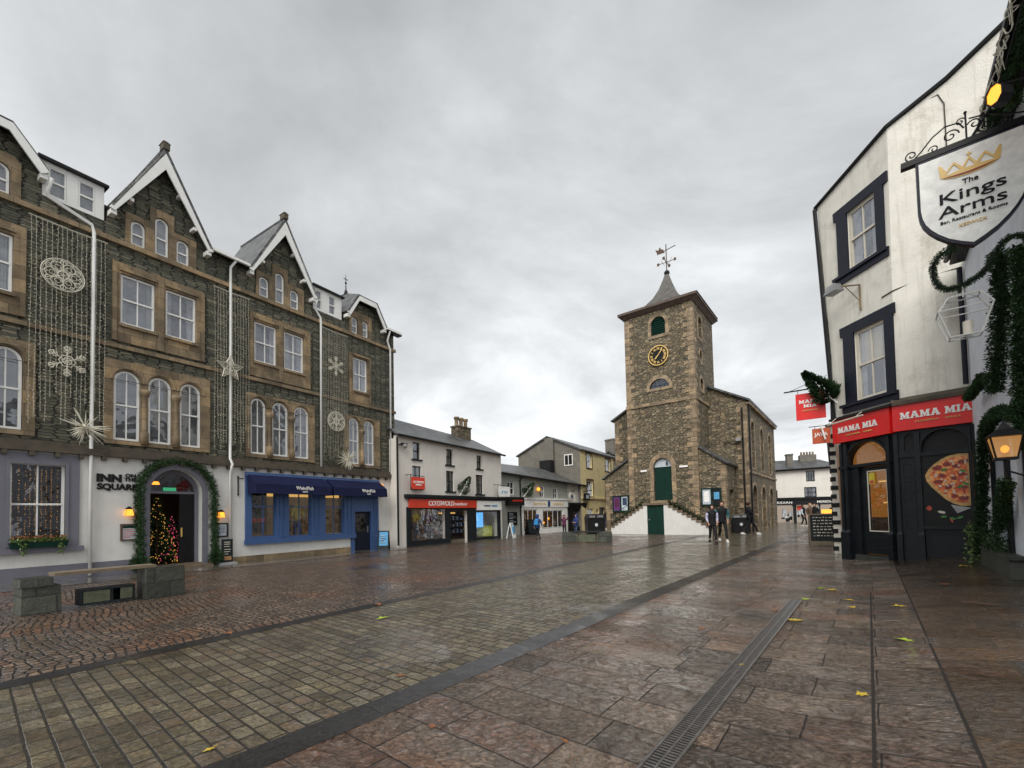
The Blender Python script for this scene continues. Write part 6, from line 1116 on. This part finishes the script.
# lit lantern by the door
x_, y_ = on(Kb, 6.3, -.45)[:2]; t = thing('wall_lantern', 'black four-sided pub lantern glowing amber at right edge', 'wall lamp', (x_, y_, .58), KRZ); t.scale = (.72, .72, .72)
Mb().frustum(-.13, .13, -.13, .13, 2.08, -.19, .19, -.19, .19, 2.42).make('lamp_glass', NT('x').m if False else 'lantern_glass', t) if 'lantern_glass' in M else None
tt = NT('smoky_lantern_glass'); tt.out((.25, .22, .16), .3); tt.b.inputs['Alpha'].default_value = .5; tt.b.inputs['Emission Color'].default_value = (1, .45, .1, 1); tt.b.inputs['Emission Strength'].default_value = .22; M['lantern_glass'] = tt.m
Mb().frustum(-.12, .12, -.12, .12, 2.08, -.18, .18, -.18, .18, 2.42).make('lamp_glass', 'lantern_glass', t); Mb().ball((0, 0, 2.22), .055, 10, 1.2).make('bulb', 'glow_amber', t)
m = Mb()
for a, b in ((-1, -1), (1, -1), (1, 1), (-1, 1)): m.tube([(a * .125, b * .125, 2.06), (a * .19, b * .19, 2.43)], .014, 4)
m.box(-.14, .14, -.14, .14, 2.03, 2.07).frustum(-.24, .24, -.24, .24, 2.43, -.09, .09, -.09, .09, 2.56).frustum(-.09, .09, -.09, .09, 2.561, -.015, .015, -.015, .015, 2.68).tube([(0, 0, 2.68), (0, 0, 2.76)], .012, 5)
m.tube([(0, 0, 2.03), (0, 0, 1.85), (0, .2, 1.75), (0, .44, 1.8)], .018, 6); m.make('lamp_frame', 'iron', t)
# planter with ivy
t = frame('stone_planter', 'dark stone planter with greenery against the pub front', 'planter', K0, KD); Mb().box(-.05, 4.2, -.62, -.05, -.1, .52).box(-.1, 4.25, -.66, -.02, .521, .60).make('planter_wall', 'charcoal_stone', t) if 'charcoal_stone' in M else Mb().box(.3, 4.2, -.16, -.01, -.1, .62).box(.28, 4.25, -.19, -.005, .621, .68).make('planter_wall', 'block', t)
m = Mb(); random.seed(14)
for _ in range(1300):
    u = ru(.6, 3.6); h = rnd() ** 1.5 * .6 * (1 - abs(u - 1.9) / 2.6); m.sprig((u, -.12 + ru(-.12, .1), .68 + h), (ru(-1, 1), ru(-1, .6), ru(-.5, 1)), .06, .012)
m.make('foliage', 'fir', t); m = Mb()
for _ in range(260):
    u = .9 + ru(-.5, .7); m.sprig((u, -.2 + ru(-.08, .06), .65 + ru(-.3, .5) - abs(u - .9) * .3), (ru(-1, 1), ru(-1, .2), ru(-.6, .6)), .07, .025)
m.make('variegated_ivy', 'leaf', t)
# ================================================================ benches, bins, boards
def block(m, x0, x1, y0, y1, z0, z1): m.frustum(x0, x1, y0, y1, z0, x0 + .01, x1 - .01, y0 + .01, y1 - .01, z1)
t = thing('stone_bench', 'rough stone block bench with wooden plank in front of the inn', 'bench', on(A, 0, -6.1), ARZ)
m = Mb(); block(m, -.68, -.2, 0, .55, 0, .46); m.make('stone_block', 'block', t); m = Mb(); block(m, -.7, -.3, -.02, .5, .462, .6); m.make('cap_stone', 'black_stone', t) if 'black_stone' in M else m.make('cap_stone', 'block', t)
m = Mb(); block(m, .95, 1.6, -.1, .4, 0, .60); m.make('stone_block', 'block', t); Mb().box(-.29, 1.15, .02, .4, .605, .66).make('plank', 'wood', t)
t = thing('timber_box', 'low dark timber box with open centre between the bench stones', 'box', on(A, .05, -6.02), ARZ); Mb().box(0, .78, -.02, .3, .28, .31).box(0, .78, -.02, .3, .03, .06).box(0, .03, -.02, .3, .061, .279).box(.75, .78, -.02, .3, .061, .279).box(.42, .45, -.02, .3, .061, .279).box(0, .78, .28, .3, .061, .279).make('box_frame', 'chalk', t); Mb().box(.04, .41, -.01, .0, .065, .275).box(.56, .74, -.01, .0, .065, .275).make('front_panel', 'moss_panel', t) if 'moss_panel' in M else None
M['moss_panel'] = paint('mossy_panel', (.09, .10, .06), .6, .3, 8); Mb().box(.04, .41, -.01, .0, .065, .275).box(.56, .74, -.01, .0, .065, .275).make('front_panel', 'moss_panel', t)
bx, by = ground(562, 543); t = frame('stone_bench', 'long dark stone bench in the square near the black litter bin', 'bench', (bx, by), (.98, -.12)); m = Mb(); block(m, 0, .72, 0, .6, 0, .5); m.make('stone_block', 'block', t); m = Mb(); block(m, 1.85, 2.5, 0, .6, 0, .52); m.make('stone_block', 'block', t); Mb().box(.5, 2.0, .04, .5, .505, .56).make('plank', 'chalk', t); Mb().box(.85, 1.65, .05, .45, .03, .4).box(.73, .79, .1, .4, 0, .5).box(1.77, 1.83, .1, .4, 0, .5).make('planter_trough', 'moss_panel', t)
def litter_bin(lb, x, y, s_, rz):
    t = thing('litter_bin', lb, 'litter bin', (x, y, 0), rz, 'black litter bins'); t.scale = (s_, s_, s_)
    Mb().frustum(-.55, .55, -.35, .35, .05, -.58, .58, -.38, .38, .98).box(-.5, .5, -.32, .32, 0, .049).make('bin_body', 'black', t); Mb().frustum(-.6, .6, -.4, .4, .981, -.6, .6, -.4, .4, 1.05).frustum(-.58, .58, -.38, .38, 1.051, -.5, .5, -.28, .28, 1.3).make('bin_hood', 'black', t)
    for x0 in (-.45, .08): Mb().box(x0, x0 + .36, -.405, -.37, 1.07, 1.2).make('opening', 'steel', t)
    Mb().panel([(.1 * math.cos(k * .5236), .6 + .11 * math.sin(k * .5236)) for k in range(12)], [], -.40, -.375).make('emblem', 'poster', t)
x, y = ground(595, 534); litter_bin('large black double litter bin behind the square bench', x, y, 1.08, .1); x, y = ground(738, 533); litter_bin('black litter bin at the hall corner behind the walkers', x + .35, y + .2, .92, -.5)
def aboard(lb, x, y, rz, w_, h_, fm, pm, s_=1):
    t = thing('pavement_board', lb, 'A-board', (x, y, gz(x, y) + .006), rz); a = .2
    for sg, nm in ((-1, 'front_board'), (1, 'rear_board')):
        f = Mb().panel(rect(-w_ / 2, w_ / 2, .0, h_), [rect(-w_ / 2 + .05, w_ / 2 - .05, .16, h_ - .05)], -.02, .02); f.v = [(p[0], p[1] + sg * (h_ - p[2]) * .22 / h_ * 1.0, p[2]) for p in f.v]; o = f.make(nm, fm, t)
        g_ = Mb().panel(rect(-w_ / 2 + .05, w_ / 2 - .05, .16, h_ - .05), [], -.012, .012); g_.v = [(p[0], p[1] + sg * (h_ - p[2]) * .22 / h_, p[2]) for p in g_.v]; g_.make('writing_panel', pm, o)
    return t
x, y = ground(822, 545); t = aboard('wooden framed chalkboard standing left of the pizza shop door', x, y, -.5, .85, 1.25, 'wood', 'chalk'); m = Mb(); random.seed(3)
for k in range(7):
    z = 1.08 - k * .12; xx = -.33
    while xx < .3:
        w2 = ru(.04, .12); yy = -.022 - (1.3 - z) * .22 / 1.3; m.box(xx + .05, xx + .05 + w2, yy - .004, yy, z, z + ru(.02, .045)); xx += w2 + .04
m.make('chalk_writing', 'cream', t)
p_ = on(A, 11.95, -.45); t = aboard('blue pavement board by the blue shop doorway', p_[0], p_[1], ARZ - .9, .5, .85, 'chalk', 'skyblue'); m = Mb(); [m.box(-.14, ru(0, .14), -.2, -.16, z, z + .03) for z in (.3, .42, .52, .62)]; m.make('printed_lines', 'poster', t); 
p_ = on(B, 8.9, -.6); t = aboard('white pavement board with coloured print right of the white building', p_[0], p_[1], BRZ + .3, .62, .95, 'white2', 'poster'); Mb().box(-.18, .16, -.2, -.14, .3, .7).make('picture', 'skyblue', t)
p_ = on(C, 2.75, -.6); aboard('dark pavement board with orange side beside the sage shop downpipe', p_[0], p_[1], CRZ, .95, 1.1, 'black', 'chalk')
tb = thing('cafe_table', 'small orange-topped cafe table behind the chalkboard', 'table', (12.95, 18.3, 0), 0); Mb().box(-.35, .35, -.35, .35, .78, .82).make('tabletop', 'orange', tb); Mb().tube([(0, 0, 0), (0, 0, .78)], .03, 6).box(-.22, .22, -.03, .03, 0, .03).box(-.03, .03, -.22, .22, .0, .029).make('leg', 'steel', tb)
# ================================================================ people
def person(lb, x, y, rz, H=1.75, top='jblack', legs='jblack', hair='hair', hood=False, sleeve=None, stride=.28, arms='swing', shoe='shoe', group=None, fem=False, pack=None, flip=1):
    t = thing('person', lb, 'person', (x, y, gz(x, y) + .004), rz, group); s_ = H / 1.75; t.scale = (s_, s_, s_)
    # local: facing -y
    hz = .92; sh = 1.44; sw = .165 if fem else .19; f = stride * flip
    hips = (0, 0, hz); L_h, R_h = (.09, 0, .88), (-.09, 0, .88)
    L_f, R_f = (.09, -f, .08), (-.08, f, .10 if abs(f) > .1 else .08); L_k, R_k = (.095, -f * .55 - .05, .49), (-.09, f * .35 - .07, .49)
    if arms == 'swing': La = [(sw + .06, f * .35 + .02, 1.15), (sw + .05, f * .5 - .08, .90)]; Ra = [(-sw - .06, -f * .35 + .02, 1.15), (-sw - .05, -f * .5 - .08, .90)]
    elif arms == 'pocket': La = [(sw + .07, .06, 1.15), (sw + .03, -.08, .96)]; Ra = [(-sw - .07, .06, 1.15), (-sw - .03, -.08, .96)]
    elif arms == 'up': La = [(sw + .24, -.05, 1.42), (sw - .02, -.10, 1.60)]; Ra = [(-sw - .24, -.05, 1.42), (-sw + .02, -.10, 1.60)]
    else: La = [(sw + .05, -.05, 1.15), (sw - .05, -.26, 1.12)]; Ra = [(-sw - .05, -.05, 1.15), (-sw + .05, -.26, 1.12)]
    nodes = [(0, 0, hz, .10, .085), (0, .0, 1.15, .105, .08), (0, 0, 1.36, .13, .085), (0, 0, 1.47, .05, .05), (0, -.005, 1.55, .05, .05), (0, -.012, 1.62, .072, .085), (0, -.008, 1.71, .075, .085), (0, .0, 1.76, .045, .05),
             (sw, 0, sh - .03, .045), (*La[0], .035), (*La[1], .028), (-sw, 0, sh - .03, .045), (*Ra[0], .035), (*Ra[1], .028),
             (*L_h, .075), (*L_k, .05), (*L_f, .035), (*R_h, .075), (*R_k, .05), (*R_f, .035), (0, -.105, 1.635, .012), (.082, .0, 1.64, .012), (-.082, .0, 1.64, .012)]
    ed = [(0, 1), (1, 2), (2, 3), (3, 4), (4, 5), (5, 6), (6, 7), (2, 8), (8, 9), (9, 10), (2, 11), (11, 12), (12, 13), (0, 14), (14, 15), (15, 16), (0, 17), (17, 18), (18, 19), (5, 20), (5, 21), (5, 22)]
    for wr, el, s2 in ((10, 9, 1), (13, 12, -1)):     # palm, four fingers and a thumb
        a = Vector(nodes[wr][:3]); d = (a - Vector(nodes[el][:3])).normalized(); u = d.cross(Vector((0, 1, 0))); u = u.normalized() if u.length > .1 else Vector((1, 0, 0)); k0 = len(nodes); pm = a + d * .07; nodes.append((*pm, .026)); ed.append((wr, k0))
        for j, (o_, l_) in enumerate(((-.028, .06), (-.01, .072), (.01, .068), (.027, .052))):
            b = pm + u * o_ + d * .035; e = b + d * l_ + Vector((0, -.015, 0)); nodes += [(*b, .009), (*e, .007)]; i0 = len(nodes) - 2; ed += [(k0, i0), (i0, i0 + 1)]
        b = pm - u * .03 * s2 + Vector((0, -.03, 0)); nodes.append((*b, .009)); ed.append((k0, len(nodes) - 1))
    skin('body', nodes, ed, 'skin', t)
    # coat: torso shell, sleeves, hem
    lo_ = .80 if top != 'x' else .9
    j = Mb(); k_ = sw / .19; n_ = 14
    prof = [(.15, .12, .80), (.185, .15, .81), (.178, .142, .92), (.158 * k_ + .01, .128, 1.10), (.18 * k_ + .01, .138, 1.26), (.225 * k_ + .01, .135, 1.38), (.235 * k_ + .01, .115, 1.43), (.19 * k_, .10, 1.475), (.10, .09, 1.51), (.082, .088, 1.56), (.07, .075, 1.565)]
    for rx, ry, z in prof: j.v += [(rx * math.cos(6.2832 * i / n_), ry * math.sin(6.2832 * i / n_) + .005, z) for i in range(n_)]
    j.f = [(a * n_ + i, a * n_ + (i + 1) % n_, (a + 1) * n_ + (i + 1) % n_, (a + 1) * n_ + i) for a in range(len(prof) - 1) for i in range(n_)]; j.make('jacket', top, t, True)
    for a in (La, Ra): s2 = 1 if a is La else -1; skin('sleeve', [(s2 * (sw + .01), 0, 1.43, .10), (*a[0], .06), (*(Vector(a[1]) + (Vector(a[0]) - Vector(a[1])) * .12), .045)], [(0, 1), (1, 2)], sleeve or top, t)
    skin('trousers', [(0, 0, .93, .135, .105), (*L_h, .095), (*L_k, .068), (L_f[0], L_f[1], L_f[2] + .04, .052), (*R_h, .095), (*R_k, .068), (R_f[0], R_f[1], R_f[2] + .04, .052)], [(0, 1), (1, 2), (2, 3), (0, 4), (4, 5), (5, 6)], legs, t)
    for q in (L_f, R_f): b = q[2] - .08; Mb().frustum(q[0] - .048, q[0] + .048, q[1] - .19, q[1] + .07, b, q[0] - .035, q[0] + .035, q[1] - .10, q[1] + .05, b + .10).make('shoe', shoe, t)
    for e in (-.03, .03): Mb().ball((e, -.098, 1.655), .009, 6).make('eye', 'black', t)
    Mb().box(-.022, .022, -.104, -.096, 1.598, 1.604).make('mouth', 'pepper', t)
    hm = Mb().ball((0, .018, 1.70), .108, 12, 1.05)
    hm.v = [(p[0], p[1] if p[1] > -.045 or p[2] > 1.745 else -.045, p[2]) for p in hm.v]
    if hair: hm.make('hair', hair, t, True)
    if hood: hb = Mb().ball((0, .03, 1.68), .135, 12, 1.1); hb.v = [(p[0], p[1] if p[1] > -.06 or p[2] > 1.76 else -.06, p[2]) for p in hb.v]; hb.make('hood', top, t, True)
    if fem and not hood: skin('long_hair', [(0, .06, 1.68, .07), (0, .08, 1.52, .075), (0, .09, 1.4, .05)], [(0, 1), (1, 2)], hair, t)
    if pack: 
        b = Mb().frustum(-.16, .16, .10, .27, 1.02, -.13, .13, .10, .22, 1.45); o = b.make('backpack', pack, t); bm = o.modifiers.new('b', 'BEVEL'); bm.width = .04; bm.segments = 3
    return t
def face(x, y, dx=0, dy=0): return math.atan2(-x + dx, y - dy) * 1.0  # turn local -y towards the camera
x, y = ground(723, 541.5); person('tall bearded man in black body warmer walking beside the young woman', x, y, -.45 + .2, 1.86, 'jblack', 'blackleg', 'hair', sleeve='teal', stride=.38, arms='pocket', group=None)
x, y = ground(713, 543); person('woman with lilac sleeves and black gilet walking towards the camera', x, y, -.25, 1.70, 'jblack', 'blackleg', 'hair', hood=True, sleeve='lilac', stride=.32, arms='pocket', shoe='jblack', fem=True)
x, y = ground(750, 534.5); person('person in black walking away behind the couple by the hall corner', x, y, 1.3, 1.86, 'jblack', 'blackleg', 'hair', stride=.42, arms='bent')
x, y = ground(538, 539); person('person in navy hood with bright blue backpack walking past the cream shop', x, y, 2.5, 1.42, 'jblue', 'jblack', 'hair', hood=True, stride=.34, pack='cyan', shoe='jblack')
x, y = ground(564.5, 536); person('person in purple coat with raised arms behind the square bench', x, y, .2, 1.35, 'purple', 'blackleg', 'hair', hood=True, stride=.05, arms='up')
x, y = ground(576.5, 536); person('person in blue raincoat standing behind the square bench', x, y, -.9, 1.38, 'jblue', 'jean', 'hair', hood=True, stride=.08, arms='bent')
x, y = ground(607, 529.5); person('dark figure in front of the yellow building near the tower', x, y, -.6, 1.7, 'jblack', 'jean', 'hair', stride=.1)
x, y = ground(804, 526.5); person('pedestrian in dark coat with pale scarf on the far street', x, y, .4, 1.75, 'jblack', 'blackleg', 'hair', stride=.15, sleeve='poster')
x, y = ground(811, 527.5); person('long-haired pedestrian in brown fur coat on the far street', x, y, -.3, 1.8, 'brown', 'blackleg', 'terr', stride=.05, fem=True)
x, y = ground(815.5, 527.5); person('second dark pedestrian beside the brown-coated one on the far street', x, y, -1.2, 1.8, 'jblack', 'blackleg', 'hair', stride=.1)
# ================================================================ fallen leaves and a twig
random.seed(77)
def leaf(px, py, s_, mat, lb):
    x, y = ground(px, py); c = (x - 0) * RC.x + y * RC.y; z = gz(x, y) + .012
    m = Mb(); n = 15; pts = []
    for k in range(n): a = 6.2832 * k / n; r = s_ * (1 if k % 3 == 0 else .62) * ru(.85, 1.15) * (1.15 if k in (0, 1, 14) else 1); pts.append((r * math.cos(a), r * math.sin(a) * .8, abs(r * math.sin(a)) * .25 * ru(.5, 1.2)))
    m.add([(0, 0, .004)] + pts, [(0, i + 1, (i + 1) % n + 1) for i in range(n)]); m.tube([(0, 0, .006), (-s_ * 1.3, 0, .012)], .0025, 4)
    o = m.make('fallen_leaf', mat, loc=(x, y, z), rz=ru(0, 6)); tag(o, lb, 'leaf', 'wet leaves scattered on the paving')
for a in ((862, 696, .06, 'leafy', 'yellow leaf on the dark joint nearest the bottom right'), (797, 621.5, .09, 'leafy', 'large yellow leaf pair just right of the drain slot'), (790, 620.5, .06, 'leafy', 'yellow leaf touching the right edge of the drain slot'), (833, 591, .10, 'leafy', 'yellow leaf furthest right of the trio beyond the drain end'), (822, 589, .09, 'leafg', 'green-yellow leaf in the trio beyond the drain end'), (806, 600, .09, 'leafg', 'olive leaf just beyond the end of the drain slot'),
          (775, 612, .07, 'leafb', 'dark brown leaf at the left edge of the drain slot'), (764, 581, .08, 'leafb', 'orange-brown leaf on flags midway to the chalkboard'), (702, 630, .06, 'leafb', 'orange-brown leaf on flags left of the drain'), (768, 626, .045, 'leafb', 'small orange leaf lying on the drain grating'), (850, 601, .07, 'leafy', 'upper of two small yellow leaves left of the pale joint'), (852, 608, .07, 'leafy', 'lower of two small yellow leaves left of the pale joint'),
          (898, 607, .07, 'leafy', 'yellow leaf between the two long paving joints'), (903, 641, .08, 'leafg', 'bright green leaf near the square gully'), (944, 585, .08, 'leafb', 'tan leaf on the dark flags before the pizza window'), (963, 567, .11, 'leafy', 'large bright yellow leaf below the pizza poster'), (740, 666, .03, 'leafy', 'tiny yellow leaf on the lower drain grating'), (400, 677, .05, 'leafb', 'orange leaf on the green setts beside the kerb strip'),
          (383, 619, .09, 'leafg', 'yellow-green leaf far out on the green setts'), (210, 751, .035, 'leafy', 'yellow leaf on the green setts at bottom left'), (432, 728, .04, 'leafb', 'red-brown leaf on flags beside the kerb strip'), (565, 743, .03, 'leafb', 'reddish leaf on flags at the bottom centre'), (378, 605, .1, 'leafb', 'orange leaf at the drainage channel edge'), (228, 634, .08, 'leafb', 'orange leaf on the drainage channel at left')):
    leaf(*a)
x, y = ground(980, 606); t = Mb().tube([(-.17, 0, .02), (-.05, .015, .025), (.08, -.01, .02), (.2, .01, .022)], [.008, .012, .012, .005], 6).make('fallen_twig', 'brown', loc=(x, y, gz(x, y) + .01), rz=-.7); tag(t, 'dark bent twig lying on the wet flags at right', 'twig')
